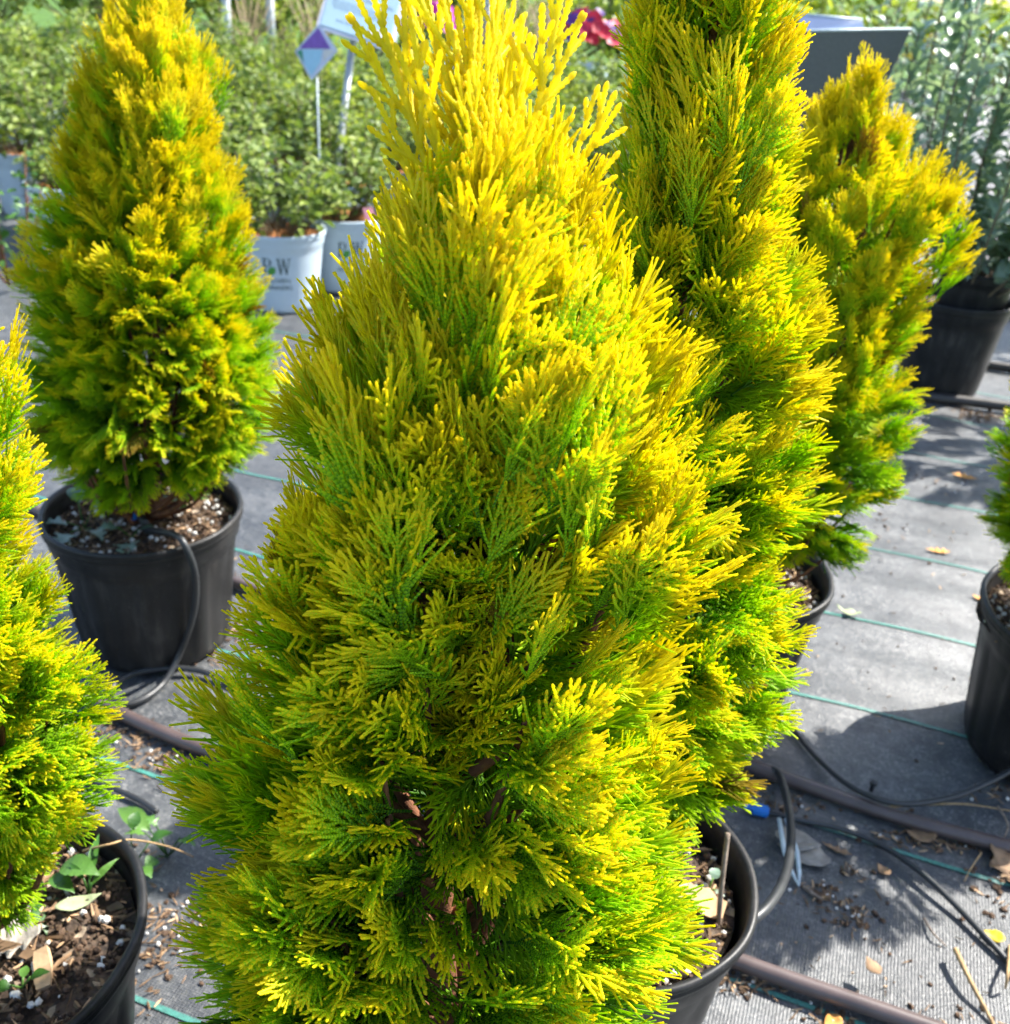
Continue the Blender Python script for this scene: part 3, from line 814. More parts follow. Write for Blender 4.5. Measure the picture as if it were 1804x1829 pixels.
crumbs([(290, 1690, .035, .045, 330, 1.1), (340, 1640, .03, .02, 60, .9), (240, 1560, .02, .03, 60, 1)], 1, label='dark soil crumbs spilled between the left edge pot and the large conifer')
crumbs([(240, 1318, .035, .02, 150, 1.2), (300, 1360, .03, .018, 170, 1.2), (200, 1290, .03, .015, 90, 1), (420, 1130, .02, .03, 90, 1.2), (380, 1180, .05, .012, 60, 1.1), (470, 1090, .03, .03, 50, 1), (175, 1150, .03, .03, 40, 1)], 2, label='tan bark litter along the left end of the lower pipe')
crumbs([(1470, 1600, .018, .014, 110, 1.1), (1530, 1645, .02, .010, 90, 1.2), (1525, 1560, .014, .010, 40, 1.0), (1490, 1620, .05, .04, 45, .9)], 3, label='patch of bark bits and grit in the middle of the right hand shade')
crumbs([(1640, 1500, .05, .012, 150, 1.2), (1780, 1580, .03, .04, 90, 1.4), (1560, 1440, .05, .012, 60, 1), (1400, 1435, .03, .015, 90, 1.2), (1790, 1420, .04, .02, 60, 1.2)], 4, label='brown litter gathered along the upper pipe')
crumbs([(1330, 1760, .025, .010, 120, 1.1), (1480, 1815, .03, .012, 60, 1.1), (1700, 1830, .05, .02, 50, 1.1), (1650, 1740, .10, .05, 30, .7)], 5, label='brown litter gathered below the lower pipe')
crumbs([(1745, 742, .05, .035, 260, 1.6), (1700, 870, .1, .06, 60, 1.2), (1640, 950, .1, .05, 40, 1.2), (1600, 1030, .15, .1, 40, 1), (1740, 655, .08, .03, 60, 1.5)], 6, label='dark dirt patch on the far cloth behind the right edge conifer')
crumbs([(1600, 1250, .2, .15, 90, .8), (1600, 1700, .12, .07, 40, .6), (450, 1010, .05, .08, 60, 1.2), (100, 1130, .06, .1, 60, 1)], 7, label='loose grit strewn thinly over the sunlit cloth')

# big pieces lying in the left-edge pot and in the middle pot
def pot_leaf(base, px, py, z, L, W, rz, m, label, lobes=0, curl=.5, seed=0, tilt=0, name='dry_leaf'):
    r = random.Random(seed); mb = MB(); leaf_mesh(mb, L, W, .45, curl, 9 if not lobes else 22, lobes, r)
    o = mb.build(name, M[m]); o.location = at(px, py, z); o.rotation_euler = (tilt, 0, rz)
    so = o.modifiers.new('thickness', 'SOLIDIFY'); so.thickness = .0008
    return tag(o, label, 'leaf')
sz = POT_H * .86 + .010
pot_leaf(F_POS, 75, 1675, sz, .075, .06, rad(110), 'greyleaf', 'grey crinkled leaf lying on the left edge pot soil', 5, .7, 21)
pot_leaf(F_POS, 60, 1622, sz, .055, .04, rad(60), 'greyleaf', 'smaller grey leaf above the crinkled one on the left edge pot soil', 2, .8, 22)
pot_leaf(F_POS, 100, 1628, sz, .05, .018, rad(-60), 'paleleaf', 'pale dry leaf with a hole on the left edge pot soil', 0, .5, 23)
def big_chip(px, py, z, size, rz, m, label, tilt=.3):
    mb = MB(); sx, sy, sz_ = size
    V = []; r = random.Random(px)
    for i in range(5):
        t = i / 4; w = sy * (.55 + .45 * math.sin(math.pi * (t * .8 + .15)))
        for s in (-1, 1):
            V += [((t - .5) * sx, s * w / 2 + r.uniform(-.1, .1) * sy, sz_ * r.uniform(.7, 1.1)), ((t - .5) * sx, s * w / 2, 0)]
    F = []
    for i in range(4):
        k = 4 * i; F += [(k, k + 2, k + 6, k + 4), (k + 1, k + 5, k + 7, k + 3), (k, k + 4, k + 5, k + 1), (k + 2, k + 3, k + 7, k + 6)]
    F += [(0, 1, 3, 2), (16, 18, 19, 17)]
    mb.add(V, F); o = mb.build('bark_chip', M[m], None, smooth=False); o.location = at(px, py, z); o.rotation_euler = (tilt, tilt * .6, rz)
    return tag(o, label, 'bark chip')
big_chip(80, 1733, sz, (.045, .018, .008), rad(-65), 'palechip', 'tan wedge of bark on the left edge pot soil')
big_chip(30, 1700, sz, (.07, .012, .007), rad(-8), 'chip', 'long brown bark strip under the crinkled leaf')
big_chip(1218, 1610, sz, (.06, .026, .010), rad(75), 'palechip', 'orange tan bark wedge on the middle pot soil', .5)
big_chip(1255, 1615, sz, (.05, .03, .012), rad(-20), 'palechip', 'rounded buff bark piece on the middle pot soil')
big_chip(1165, 1560, sz, (.055, .028, .012), rad(20), 'palechip', 'pale bark piece half under the middle foliage')
mb = MB(); mb.tube(spline([at(1283, 1655, sz - .01), at(1288, 1590, sz + .04), at(1300, 1488, sz + .10)], 5), .0032, 8)
tag(mb.build('stick', M['greytwig']), 'thin dead stick standing inside the middle pot', 'stick')

# ------------------------------------------------------------------ weeds
def weed(px, py, z, label, leaves, seed, name='weed', mname='weed'):
    """leaves: list of (azimuth deg, elevation deg, stalk, length, width)"""
    r = random.Random(seed); p = at(px, py, z)
    root = tag(empty(name, p), label, 'weed'); st = MB()
    for az, el, s, L, W in leaves:
        d = Vector((math.cos(rad(az)) * math.cos(rad(el)), math.sin(rad(az)) * math.cos(rad(el)), math.sin(rad(el))))
        st.tube([(0, 0, 0), d * s * .6 + Vector((0, 0, s * .15)), d * s + Vector((0, 0, s * .2))], .0012, 6)
        mb = MB(); leaf_mesh(mb, L, W, .3, -.55, 20, 3 if W > L * .8 else 0, r)
        o = mb.build('leaf', M[mname], root); o.location = d * s + Vector((0, 0, s * .2))
        o.rotation_euler = (rad(el * .35 - 8), r.uniform(-.3, .3), rad(az - 90))
    st.build('stem', M['weed'], root); return root
weed(300, 1530, .0, 'light green seedling with round leaves beside the large conifer',
     [(150, 38, .05, .07, .028), (200, 60, .055, .03, .026), (330, 55, .06, .032, .028), (10, 40, .06, .034, .03), (150, 70, .05, .025, .022), (250, 35, .03, .025, .02)], 1)
weed(235, 1555, .0, 'smaller seedling just left of the round leaved one',
     [(180, 50, .045, .034, .024), (30, 50, .05, .036, .022), (90, 70, .06, .03, .018), (320, 40, .04, .032, .02), (250, 30, .03, .02, .016)], 2)
weed(70, 1560, sz, 'broad leaved weed growing in the left edge pot',
     [(350, 30, .035, .052, .028), (305, -14, .035, .062, .034), (330, 22, .025, .042, .02), (120, 40, .03, .04, .022)], 3)
weed(160, 1600, sz, 'thin grassy seedling near the rim of the left edge pot', [(100, 60, .02, .06, .010), (60, 70, .015, .04, .008), (140, 65, .02, .03, .007)], 4)
weed(40, 1765, sz, 'tiny seedling low in the left edge pot', [(200, 30, .012, .018, .014), (20, 50, .015, .02, .012), (100, 40, .01, .014, .01)], 5)
weed(150, 945, sz - .005, 'lobed blue green weed at the left of the left pot', [(200, 25, .03, .05, .045), (260, 10, .04, .05, .045), (320, 15, .03, .045, .04), (120, 50, .05, .05, .03), (60, 45, .04, .045, .03)], 6, mname='greygreen')
weed(235, 960, sz - .005, 'single lobed weed leaf hanging at the front of the left pot', [(280, 5, .02, .05, .048), (200, 40, .03, .035, .03), (20, 40, .02, .03, .02)], 7, mname='greygreen')
weed(330, 915, sz - .005, 'fine green weeds at the right of the left pot trunk', [(i * 47, 55 + (i * 13) % 25, .03, .035, .007) for i in range(14)], 8)
weed(1265, 1590, sz, 'small blue green seedling in the middle pot', [(200, 30, .012, .016, .013), (60, 40, .014, .018, .014), (320, 35, .01, .014, .012)], 9, mname='greygreen')

# ------------------------------------------------------------------ white-potted shrubs behind
def leaf_cloud(seed, n, R, H, L, W, zc, style='dome', droop=.2):
    """n folded leaves spread through a crown -> V,F(quads),rnd ; also twig paths"""
    r = np.random.default_rng(seed); V, F, A = [], [], []; off = 0; stems = []
    ns = max(7, n // 28)
    for s in range(ns):
        a = r.uniform(0, 6.28); q = math.sqrt(r.random()); top = np.array([math.cos(a) * R * q, math.sin(a) * R * q, zc + H * (1 - .45 * q * q) * r.uniform(.65, 1.05)])
        base = np.array([math.cos(a) * .02, math.sin(a) * .02, zc - .02]); mid = base * .5 + top * .5 + np.array([math.cos(a), math.sin(a), 0]) * R * .12
        stems.append([base, mid, top])
        for k in range(n // ns):
            t = r.uniform(.25, 1.0) ** .7
            p = (1 - t) ** 2 * base + 2 * t * (1 - t) * mid + t * t * top + r.normal(0, .02, 3)
            az = r.uniform(0, 6.28); el = r.normal(.25, .45); roll = r.normal(0, .5)
            d = np.array([math.cos(az) * math.cos(el), math.sin(az) * math.cos(el), math.sin(el)])
            Rm = frame(d, roll); l = L * r.uniform(.6, 1.15); w = W * r.uniform(.7, 1.1)
            loc = np.array([(0, 0, 0), (w * .5, l * .42, w * .18), (0, l * .5, -.0), (-w * .5, l * .42, w * .18), (0, l, -droop * l * .6), (w * .36, l * .74, -droop * l * .15), (-w * .36, l * .74, -droop * l * .15)])
            V.append(loc @ Rm.T + p)
            F += [(off, off + 1, off + 2, off + 2), (off, off + 2, off + 3, off + 3), (off + 1, off + 5, off + 4, off + 2), (off + 3, off + 2, off + 4, off + 6)]
            off += 7; A.append(np.full(7, r.random()))
    return np.concatenate(V), F, np.concatenate(A), stems

def cloud_mesh(name, m, *a, **k):
    V, F, A, stems = leaf_cloud(*a, **k)
    me = bpy.data.meshes.new(name)
    me.from_pydata([tuple(v) for v in V], [], [tuple(dict.fromkeys(f)) for f in F])
    at_ = me.attributes.new('rnd', 'FLOAT', 'POINT'); at_.data.foreach_set('value', A.astype(np.float32))
    me.materials.append(m); me.update()
    mb = MB()
    for s in stems: mb.tube([tuple(p) for p in s], [.004, .003, .0015], 5)
    o = mb.build('stems', M['stem']); sm = o.data; bpy.data.objects.remove(o)
    return me, sm

SHRUBS = [cloud_mesh('foliage', M['shrub'], 100 + i, 900, .29, .38 + .03 * i, .050, .028, .27) for i in range(4)]
SHRUBS += [cloud_mesh('foliage', M['shrub_lime'], 120 + i, 900, .30, .36 + .04 * i, .046, .024, .27) for i in range(2)]
SHRUBS += [cloud_mesh('foliage', M['shrub_lime'], 130, 1500, .26, .50, .026, .014, .30)]

WH, WR = .31, .168
def white_pot_mesh():
    t = empty('tmp'); rng = random.Random(3)
    pot = build_pot(t, WH, WR, 'white', rng, panels=False); rim = pot.children[0]
    me, rm = pot.data, rim.data
    bpy.data.objects.remove(rim); bpy.data.objects.remove(pot)
    soil = build_soil(t, WH, WR, .93, rng, detail=False); sm = soil.data; sm.materials.clear(); sm.materials.append(M['mulch'])
    bpy.data.objects.remove(soil); bpy.data.objects.remove(t); return me, rm, sm
WPOT, WRIM, WSOIL = white_pot_mesh()

def wrap(polys, z, m, name):
    """flat letter polygons (u,v in metres) wrapped round the white pot, facing -Y"""
    V, F = [], []
    for poly in polys:
        k = len(V)
        for u, v in poly:
            zz = z + v; r = WR * (.80 + .20 * (zz / WH) ** .9) + .0016; a = -math.pi / 2 + u / r
            V.append((r * math.cos(a), r * math.sin(a), zz))
        F.append(tuple(range(k, k + len(poly))))
    me = bpy.data.meshes.new(name); me.from_pydata(V, [], F); me.materials.append(m); me.update(); return me

def bar(x0, y0, x1, y1, w): # thick slanted stroke with horizontal ends
    return [(x0 - w / 2, y0), (x0 + w / 2, y0), (x1 + w / 2, y1), (x1 - w / 2, y1)]
def letters_pw(s):
    P = [bar(.13, 0, .13, 1, .13), [(0, 0), (.28, 0), (.28, .05), (0, .05)], [(0, .95), (.2, .95), (.2, 1), (0, 1)]]
    for i in range(10):
        a0 = math.pi / 2 - math.pi * i / 10; a1 = math.pi / 2 - math.pi * (i + 1) / 10
        w0, w1 = .05 + .09 * math.cos(a0) ** 2, .05 + .09 * math.cos(a1) ** 2
        cx, cy, rx, ry = .30, .725, .27, .275
        P.append([(cx + rx * math.cos(a0), cy + ry * math.sin(a0)), (cx + rx * math.cos(a1), cy + ry * math.sin(a1)),
                  (cx + (rx - w1) * math.cos(a1), cy + (ry - .05) * math.sin(a1)), (cx + (rx - w0) * math.cos(a0), cy + (ry - .05) * math.sin(a0))])
    P += [[(.18, .95), (.31, .95), (.31, 1), (.18, 1)], [(.18, .45), (.31, .45), (.31, .5), (.18, .5)]]
    o = .88
    W = [bar(o + .25, 0, o + .10, 1, .12), bar(o + .25, 0, o + .42, 1, .06), bar(o + .60, 0, o + .42, 1, .12), bar(o + .60, 0, o + .78, 1, .06),
         [(o - .04, .95), (o + .24, .95), (o + .24, 1), (o - .04, 1)], [(o + .68, .95), (o + .90, .95), (o + .90, 1), (o + .68, 1)]]
    return [[((x - .89) * s, y * s) for x, y in p] for p in P + W]
def text_polys(txt, size, y):
    cu = bpy.data.curves.new('t', 'FONT'); cu.body = txt; cu.size = size; cu.align_x = 'CENTER'; cu.resolution_u = 2
    o = bpy.data.objects.new('t', cu); COL.objects.link(o); dg = bpy.context.evaluated_depsgraph_get()
    me = bpy.data.meshes.new_from_object(o.evaluated_get(dg))
    polys = [[(me.vertices[i].co.x, me.vertices[i].co.y + y) for i in p.vertices] for p in me.polygons]
    bpy.data.objects.remove(o); bpy.data.curves.remove(cu); bpy.data.meshes.remove(me); return polys
PW_MESH = wrap(letters_pw(.062) + text_polys('PROVEN', .026, -.034) + text_polys('WINNERS', .026, -.062), .165, M['pwink'], 'lettering')
PW_LEAF = wrap([[(-.020 + .015 * math.cos(t) + .004 * math.sin(t), .010 + .017 * math.sin(t)) for t in np.arange(0, 6.28, .45)]], .168, M['pwleaf'], 'leaf_emblem')

def white_shrub(x, y, kind, label, group=None, rz=0.0, s=1.0, tagged=False, hs=1.0, lettering=True):
    face = math.atan2(-y, -x) + math.pi / 2 + rz
    root = tag(empty('potted_shrub', (x, y, 0), face), label, 'shrub', group)
    pot = link('pot', WPOT, root); link('rim', WRIM, pot); link('soil', WSOIL, root)
    if lettering:
        link('lettering', PW_MESH, pot); link('leaf_emblem', PW_LEAF, pot)
    fo = link('foliage', SHRUBS[kind][0], root); st = link('stems', SHRUBS[kind][1], root)
    for o in (fo, st):
        o.scale = (s, s, hs); o.location.z = .30 * (1 - hs); o.rotation_euler.z = (x * 37 + y * 17) % 6.28
    if tagged:
        mb = MB(); mb.box((.08, -.13, .33), (.05, .002, .06), Matrix.Rotation(.4, 3, 'Z') @ Matrix.Rotation(-.5, 3, 'X')); mb.build('tag', M['maroon'], root, smooth=False)
    return root

def base_at(px, py_rim, H=WH):
    p = at(px, py_rim, H); return p.x, p.y
w1 = base_at(500, 405); white_shrub(*w1, 0, 'green shrub in the nearest white pot, between the left and large conifers', rz=-.12)
w3 = base_at(616, 380); white_shrub(*w3, 1, 'green shrub in a white pot right of and behind the nearest white pot', tagged=True, rz=.15, s=.85, hs=.75)
w2 = base_at(612, 322); white_shrub(*w2, 2, 'green shrub in a white pot just left of the sign post foot', rz=-.2)
w6 = base_at(392, 338); white_shrub(*w6, 3, 'green shrub in a white pot half hidden behind the left conifer', tagged=True)
w4 = base_at(42, 266); white_shrub(*w4, 1, 'green shrub in the white pot at the far left', rz=.1)
w5 = base_at(118, 325); white_shrub(*w5, 0, 'green shrub in a white pot half hidden by the left conifer foliage', rz=.25, s=.7, hs=.6)
done = [w1, w2, w3, w4, w5, w6]
r = random.Random(8); k = 0
for row in range(7):
    yy = 4.75 + row * .52
    for col in range(-9, 8):
        xx = -.55 + col * .50 + (row % 2) * .25 + r.uniform(-.06, .06) + (yy - 4.7) * .06
        y2 = yy + r.uniform(-.06, .06) - xx * .10
        if xx > 1.2 + .1 * (yy - 4) or xx < -3.4 - .1 * row: continue
        if any((xx - a) ** 2 + (y2 - b) ** 2 < .16 for a, b in done): continue
        done.append((xx, y2)); far = row >= 5
        kind = r.choice([0, 1, 2, 3, 4, 5]) if not far else r.choice([4, 5, 0, 2, 6])
        if xx < -2.0: kind = r.choice([0, 1, 2, 3])
        if xx > -.2 and not far: kind = r.choice([0, 1, 2, 3, 4])
        white_shrub(xx, y2, kind, 'leafy shrub in the massed rows of white pots behind the conifers', 'shrubs massed in white pots', r.uniform(-.3, .3),
                    r.uniform(.95, 1.2), hs=r.uniform(1.0, 1.3))
# two leafy stems reaching in at far left, in front of the white pots
p = at(20, 520, 0)
root = tag(empty('slender_shrub', (p.x, p.y, 0)), 'slender red stemmed shrub at the left edge below the white pot', 'shrub')
V, F, A, stems = leaf_cloud(77, 150, .20, .55, .045, .03, .05)
me = bpy.data.meshes.new('foliage'); me.from_pydata([tuple(v) for v in V], [], [tuple(dict.fromkeys(f)) for f in F])
a_ = me.attributes.new('rnd', 'FLOAT', 'POINT'); a_.data.foreach_set('value', A.astype(np.float32)); me.materials.append(M['weed']); link('foliage', me, root)
mb = MB()
for s in stems: mb.tube([tuple(q) for q in s], [.005, .004, .002], 5)
mb.build('stems', M['bark'], root)

# ------------------------------------------------------------------ signs and plant tags
def board_axes(p00, p10, p01):
    return p00, p10 - p00, p01 - p00
def ray(px, py, depth):
    d = FWD + RGT * (px - 902) / FPX - UPV * (py - 914.5) / FPX
    return Vector((d[0] * depth, d[1] * depth, d[2] * depth + CAM_H))
# white price sign on a grey post
foot = at(583, 452, 0); dep = (foot - Vector((0, 0, CAM_H))).dot(Vector(FWD))
head = ray(630, 72, dep - .10)
root = tag(empty('price_sign', foot), 'white information sign on a grey post among the shrubs', 'sign')
mb = MB(); mb.tube([(0, 0, 0), (head - foot) * .5, head - foot], .017, 10); mb.build('post', M['post'], root)
bl, br, tl = ray(572, 44, dep - .15), ray(694, 84, dep - .20), ray(602, -60, dep - .02)
ux, uy = (br - bl), (tl - bl); nrm = ux.cross(uy).normalized()
def quad_on(root, name, m, u0, v0, u1, v1, lift, th=.004):
    q = [bl + ux * u + uy * v - foot for u, v in ((u0, v0), (u1, v0), (u1, v1), (u0, v1))]
    mb = MB(); mb.add([p + nrm * lift for p in q] + [p + nrm * (lift - th) for p in q],
                      [(0, 1, 2, 3), (7, 6, 5, 4), (0, 4, 5, 1), (1, 5, 6, 2), (2, 6, 7, 3), (3, 7, 4, 0)])
    return mb.build(name, M[m], root, smooth=False)
quad_on(root, 'frame', 'frame', -.05, -.05, 1.07, 1.05, -.003, .012)
face = quad_on(root, 'face', 'board', 0, 0, 1, 1, .002)
def printed(u0, v0, u1, v1, m='ink'):
    o = quad_on(root, 'print_line', m, u0, v0, u1, v1, .0035, .001); o.parent = face; return o
for v, (a, b) in zip((.34, .38, .42, .46), ((.12, .86), (.08, .88), (.08, .9), (.1, .84))):
    u = a; r = random.Random(int(v * 100))
    while u < b: w = r.uniform(.03, .09); printed(u, v, min(b, u + w), v + .014); u += w + .018
for u in (.16, .46, .76): printed(u, .56, u + .05, .62); printed(u + .07, .575, u + .19, .592); printed(u + .07, .602, u + .16, .615)
u = .1
for w in (.10, .06, .12, .08, .14, .10): printed(u, .78, u + w, .86); u += w + .035
for u, w in ((.2, .12), (.34, .12)): printed(u, .14, u + w, .165)
printed(.68, .04, .94, .20, 'tan')
# diamond plant tag
c0 = ray(564, 92, dep - .55)
root2 = tag(empty('plant_tag', (c0.x, c0.y, 0)), 'diamond shaped plant tag, purple above pale blue, left of the white sign', 'plant tag')
off = c0 - Vector((c0.x, c0.y, 0)); k = (dep - .55) / FPX
def dm(pts, lift, m, name, th=.002, par=None):
    q = [off + (Vector(RGT) * x - Vector(UPV) * y) * k + Vector(FWD) * (-lift) + Vector((0, -.35, -.0)) * (x * .0006) for x, y in pts]
    n = len(q); mb = MB(); mb.add(q + [p + Vector(FWD) * th for p in q], [tuple(range(n - 1, -1, -1)), tuple(range(n, 2 * n))] + [(i, (i + 1) % n, n + (i + 1) % n, n + i) for i in range(n)])
    return mb.build(name, M[m], par or root2, smooth=False)
card = dm([(6, -50), (40, -2), (-8, 52), (-38, 0)], 0, 'frame', 'card', .003)
dm([(5, -42), (27, -5), (-30, -5)], .002, 'tagpurple', 'upper_panel', .001, card)
dm([(-24, -3), (12, -3), (8, 20), (-8, 44), (-20, 24)], .002, 'tagblue', 'lower_panel', .001, card)
dm([(-35, 0), (-25, -3), (-22, 20)], .002, 'taggreen', 'side_panel', .001, card)
dm([(14, -3), (35, -2), (14, 18)], .002, 'tan', 'corner_panel', .001, card)
mb = MB(); mb.tube([off + Vector((0, .01, -.10)), (0, .02, .25), (.01, .02, 0)], .004, 6); mb.build('stake', M['stake'], root2)

# grey back of a lectern-style sign at right
gd = 3.05
q = [ray(1330, 58, gd), ray(1627, 53, gd + .05), ray(1520, 290, gd + .22), ray(1290, 300, gd + .18)]
ft = Vector(((q[2].x + q[3].x) / 2, (q[2].y + q[3].y) / 2 + .12, 0))
root = tag(empty('sign_board', ft), 'grey sign board seen from behind, right of the tall conifer', 'sign')
n_ = (q[1] - q[0]).cross(q[3] - q[0]).normalized()
mb = MB(); mb.add([p - ft for p in q] + [p - ft + n_ * .012 for p in q], [(0, 1, 2, 3), (7, 6, 5, 4), (0, 4, 5, 1), (1, 5, 6, 2), (2, 6, 7, 3), (3, 7, 4, 0)])
mb.build('panel', M['panel'], root, smooth=False)
e = (q[1] - q[0]).normalized()
mb = MB(); mb.tube([q[0] - ft + Vector((0, 0, .002)), q[1] - ft + Vector((0, 0, .002))], .004, 8); mb.build('top_edge', M['stake'], root)
mid = (q[0] + q[1] + q[2] + q[3]) / 4 - ft
mb = MB(); mb.tube([(0, 0, 0), (0, 0, mid.z * .8), mid + Vector((0, .03, 0))], .018, 10); mb.build('post', M['post'], root)
q2 = [ray(1425, 58, gd + .6), ray(1545, 54, gd + .6), ray(1540, 36, gd + .75), ray(1430, 26, gd + .75)]
root = tag(empty('blue_sign', (q2[0].x, q2[0].y + .1, 0)), 'dark blue sign edge just above the grey board', 'sign')
o3 = Vector((q2[0].x, q2[0].y + .1, 0)); q2 = q2[:2] + q2[2:]
mb = MB(); mb.add([p - o3 for p in q2] + [p - o3 + Vector((0, .01, -.014)) for p in q2], [(0, 1, 2, 3), (7, 6, 5, 4), (0, 4, 5, 1), (1, 5, 6, 2), (2, 6, 7, 3), (3, 7, 4, 0)])
mb.build('panel', M['panelblue'], root, smooth=False)
mb = MB(); mb.tube([q2[3] - o3, q2[2] - o3], .006, 8); mb.build('top_edge', M['stake'], root)
mb = MB(); mb.tube([(.05, .05, 0), (q2[0] + q2[2]) / 2 - o3 + Vector((0, 0, -.01))], .015, 8); mb.build('post', M['post'], root)

# ------------------------------------------------------------------ grey-green shrubs at right
def leaf_piece(seed, L, W):
    r = random.Random(seed); mb = MB(); leaf_mesh(mb, L, W, .28, -.45, 6, 0, r)
    o = mb.build('leaf', M['greygreen']); me = o.data; bpy.data.objects.remove(o); return me
GLEAF = [leaf_piece(i, .062 + .006 * i, .027 + .002 * i) for i in range(4)]
def big_shrub(x, y, label, pots, zc, H, R, n, seed, n_obj=300, sway=(0, 0)):
    r = np.random.default_rng(seed)
    root = tag(empty('grey_green_shrub', (x, y, 0)), label, 'shrub')
    z = 0
    for (ph, prad, z0, dx) in pots:
        sub = build_pot(root, ph, prad, 'black', panels=False); sub.location = (dx, 0, z0)
        so = build_soil(root, ph, prad, .85, random.Random(seed), detail=False); so.location = (dx, 0, z0)
    stems = []; leaves = []
    for s in range(34):
        a = r.uniform(0, 6.28); q = math.sqrt(r.random()); h = H * (1 - .3 * q * q) * r.uniform(.7, 1.05)
        top = np.array([math.cos(a) * R * q + sway[0], math.sin(a) * R * q + sway[1], zc + h]); base = np.array([math.cos(a) * .03, math.sin(a) * .03, zc - .22])
        mid = base * .5 + top * .5 + np.array([math.cos(a), math.sin(a), 0]) * R * .28 * q
        stems.append((base, mid, top))
        for k in range(n // 34):
            t = .16 + .84 * (k + r.random()) / (n // 34)
            p = (1 - t) ** 2 * base + 2 * t * (1 - t) * mid + t * t * top
            tn = 2 * (1 - t) * (mid - base) + 2 * t * (top - mid); tn /= np.linalg.norm(tn)
            az = k * 2.4 + r.normal(0, .4); side = np.cross(tn, [math.cos(az), math.sin(az), .1]); side /= np.linalg.norm(side)
            d = side * .8 + tn * r.uniform(.25, .8); d /= np.linalg.norm(d)
            leaves.append((p + r.normal(0, .004, 3), frame(d, r.normal(0, .35)), int(r.integers(4)), r.uniform(.65, 1.15)))
    mb = MB()
    for s in stems: mb.tube(spline(s, 4), .0035, 5)
    mb.build('stems', M['stem'], root)
    camv = np.array([-x, -y, CAM_H]); leaves.sort(key=lambda q: np.linalg.norm(q[0] - camv))
    sb = MB(); rn = []
    for i, (p, Rm, kk, s) in enumerate(leaves):
        if i < n_obj:
            o = link('leaf', GLEAF[kk], root); m4 = Matrix.Identity(4)
            for a in range(3):
                for b in range(3): m4[a][b] = Rm[a, b] * s
                m4[a][3] = p[a]
            o.matrix_local = m4
        else:
            vv = np.array([v.co for v in GLEAF[kk].vertices]) @ Rm.T * s + p
            sb.add(vv, [tuple(q.vertices) for q in GLEAF[kk].polygons]); rn += [float(r.random())] * len(vv)
    if sb.v:
        o = sb.build('inner_leaves', M['greygreen'], root); a_ = o.data.attributes.new('rnd', 'FLOAT', 'POINT'); a_.data.foreach_set('value', rn); stuff(o)
    return root
bp = at(1655, 692, 0)
big_shrub(bp.x + .05, bp.y, 'tall grey green shrub standing in two stacked black pots at right', [(.34, .17, 0, -.02), (.20, .125, .24, .02)], .50, 1.05, .50, 2700, 3, sway=(.12, .05))
big_shrub(bp.x + 1.15, bp.y + 1.2, 'grey green shrub at the right edge behind the stacked pots', [(.33, .17, 0, 0)], .50, 1.05, .45, 1100, 4, n_obj=150)
big_shrub(bp.x + .25, bp.y + 1.7, 'grey green shrub rising above the grey sign board', [(.33, .17, 0, 0)], .45, .95, .48, 1000, 5, n_obj=120)

# shadow-giving neighbour just beyond the right edge of the picture
conifer('golden arborvitae beyond the right edge that shades the far cloth', (2.08, 3.18),
        [(.36, .20), (.46, .30), (.60, .33), (.80, .30), (.95, .24), (1.1, .15), (1.25, .02)],
        107, n_limb=34, per=12, n_hi=0, lean=(0, 0), leaders=3, inner=0, soil_detail=False)

# far pipes and pole at right
for pix, lab in (([(1560, 690), (1640, 706), (1720, 716), (1830, 730)], 'dark pipe on the far cloth nearest the stacked pots'),
                 ([(1690, 640), (1760, 651), (1840, 662)], 'dark pipe on the far cloth behind the stacked pots'),
                 ([(1740, 545), (1790, 556), (1850, 568)], 'dark pipe at the edge of the gravel')):
    pipe('dark_pipe', [at(x, y, .018) for x, y in pix], .018, 'darkpipe', lab, 'pipe')
p = at(1768, 515, 0)
root = tag(empty('metal_pole', p), 'grey slanting pole on the gravel at the right edge', 'pole')
mb = MB(); mb.tube([(0, 0, 0), (.05, .02, .32), (.10, .04, .62)], .024, 12); mb.build('shaft', M['post'], root)
mb = MB(); mb.tube([(.096, .038, .60), (.105, .042, .66)], .030, 12); mb.build('collar', M['post'], root)
hose('thin black tube hanging in a loop by the gravel', [(1735, 480, .25), (1765, 500, .18), (1770, 530, .08), (1750, 555, .02), (1700, 570, .02)], .006)
hose('thin black tube curling at the right edge by the pole', [(1800, 440, .3), (1784, 470, .22), (1786, 500, .12), (1806, 535, .03), (1840, 550, .02)], .006)

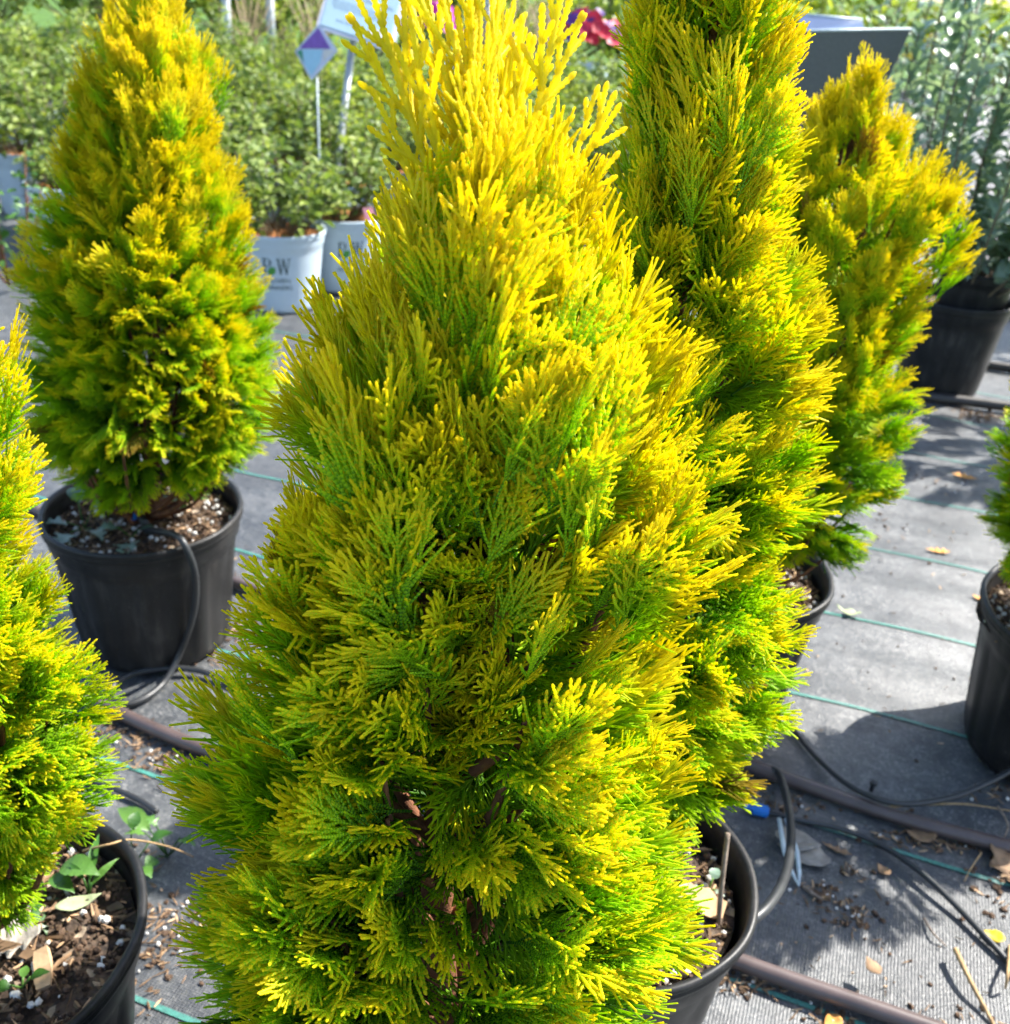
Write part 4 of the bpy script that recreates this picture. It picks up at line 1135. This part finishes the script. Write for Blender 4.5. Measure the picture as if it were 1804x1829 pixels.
# ------------------------------------------------------------------ far flowers and stems
def flower_plant(px, py, label, petals, R, H, seed, pot=True, zc=.32, n=60, fs=.05):
    p = at(px, py, 0); r = random.Random(seed)
    root = tag(empty('flowering_plant', p), label, 'flowers')
    if pot: build_pot(root, .34, .24, 'white', panels=False)
    V, F, A, stems = leaf_cloud(seed, 360, R, H, .06, .035, zc)
    me = bpy.data.meshes.new('foliage'); me.from_pydata([tuple(v) for v in V], [], [tuple(dict.fromkeys(f)) for f in F])
    a_ = me.attributes.new('rnd', 'FLOAT', 'POINT'); a_.data.foreach_set('value', A.astype(np.float32)); me.materials.append(M['shrub']); link('foliage', me, root)
    for i in range(n):
        a = r.uniform(0, 6.28); q = R * 1.02 * math.sqrt(r.random()); z = zc + H * (1 - .4 * (q / R) ** 2) * r.uniform(.55, 1.02)
        mb = MB(); f = fs * r.uniform(.7, 1.2); c = Vector((q * math.cos(a), q * math.sin(a), z))
        dirv = Vector((math.cos(a) * .4, math.sin(a) * .4 - .6, .7)).normalized(); Q = dirv.to_track_quat('Z', 'Y')
        ring = []; V = [c]
        for k in range(10):
            an = k * .628; rr = f * (1 if k % 2 == 0 else .82); V.append(c + Q @ Vector((rr * math.cos(an), rr * math.sin(an), f * .35)))
        mb.add(V, [(0, 1 + k, 1 + (k + 1) % 10) for k in range(10)])
        mb.build('blossom', M[petals[i % len(petals)]], root)
    return root
flower_plant(1045, 172, 'red and violet petunias in a pale tub beyond the large conifer', ['purplepetal', 'redpetal', 'purplepetal', 'redpetal', 'redpetal'], .34, .44, 51, n=80, fs=.085, zc=.42)
flower_plant(765, 172, 'magenta flowers behind the white sign', ['pinkpetal'], .36, .52, 52, n=26, fs=.06, zc=.40)
flower_plant(1640, 175, 'yellow flowers showing through the grey green shrubs', ['yellowpetal'], .7, .85, 53, pot=False, n=70, fs=.06, zc=.1)
# bare straw stems standing behind the shrubs
r = random.Random(4)
for i, (px, py) in enumerate([(445, 150), (560, 140), (862, 150), (905, 150), (965, 140), (980, 150)]):
    p = at(px, py, 0); root = tag(empty('ornamental_grass', p), 'tuft of straw coloured ornamental grass beyond the shrubs', 'grass', 'straw grass tufts beyond the shrubs')
    mb = MB()
    for k in range(40):
        a = r.uniform(0, 6.28); s = r.uniform(.1, .45); h = r.uniform(.5, 1.0)
        mb.tube([(r.gauss(0, .05), r.gauss(0, .05), 0), (math.cos(a) * s * .4, math.sin(a) * s * .4, h * .6), (math.cos(a) * s, math.sin(a) * s, h)], [.008, .006, .002], 4)
    mb.build('blades', M['straw'], root)
for px, py, zt, lab in ((412, 150, .95, 'grey marker post nearest the left conifer, beyond the shrubs'), (488, 140, .95, 'grey marker post between the left conifer and the diamond tag'), (866, 130, .95, 'grey marker post behind the top of the large conifer')):
    p = at(px, py, 0); root = tag(empty('marker_post', p), lab, 'post', 'grey posts beyond the shrubs')
    mb = MB(); mb.tube([(0, 0, 0), (0, 0, zt)], .045, 10); mb.build('shaft', M['post'], root)
    mb = MB(); mb.box((.02, -.05, zt - .05), (.28, .01, .2)); mb.build('plate', M['board'], root, smooth=False)
# hedge closing the view
for i in range(16):
    x = -9 + i * 1.15; y = 15 + (i * 7 % 5) * .4
    root = tag(empty('hedge_bush', (x, y, 0)), 'rounded green bush in the far hedge', 'bush', 'bushes of the far hedge')
    o = link('foliage', SHRUBS[4 + i % 2][0] if i % 3 else SHRUBS[2][0], root); o.scale = (4.0, 4.0, 3.6); o.location.z = -.9
    o2 = link('stems', SHRUBS[4 + i % 2][1], root); o2.scale = (4.0, 4.0, 3.6); o2.location.z = -.9

# ------------------------------------------------------------------ render settings
scene.render.engine = 'CYCLES'
scene.cycles.use_adaptive_sampling = True; scene.cycles.adaptive_threshold = .03
scene.cycles.max_bounces = 8; scene.cycles.diffuse_bounces = 6; scene.cycles.glossy_bounces = 2; scene.cycles.transmission_bounces = 6
scene.render.resolution_x = 1010; scene.render.resolution_y = 1024
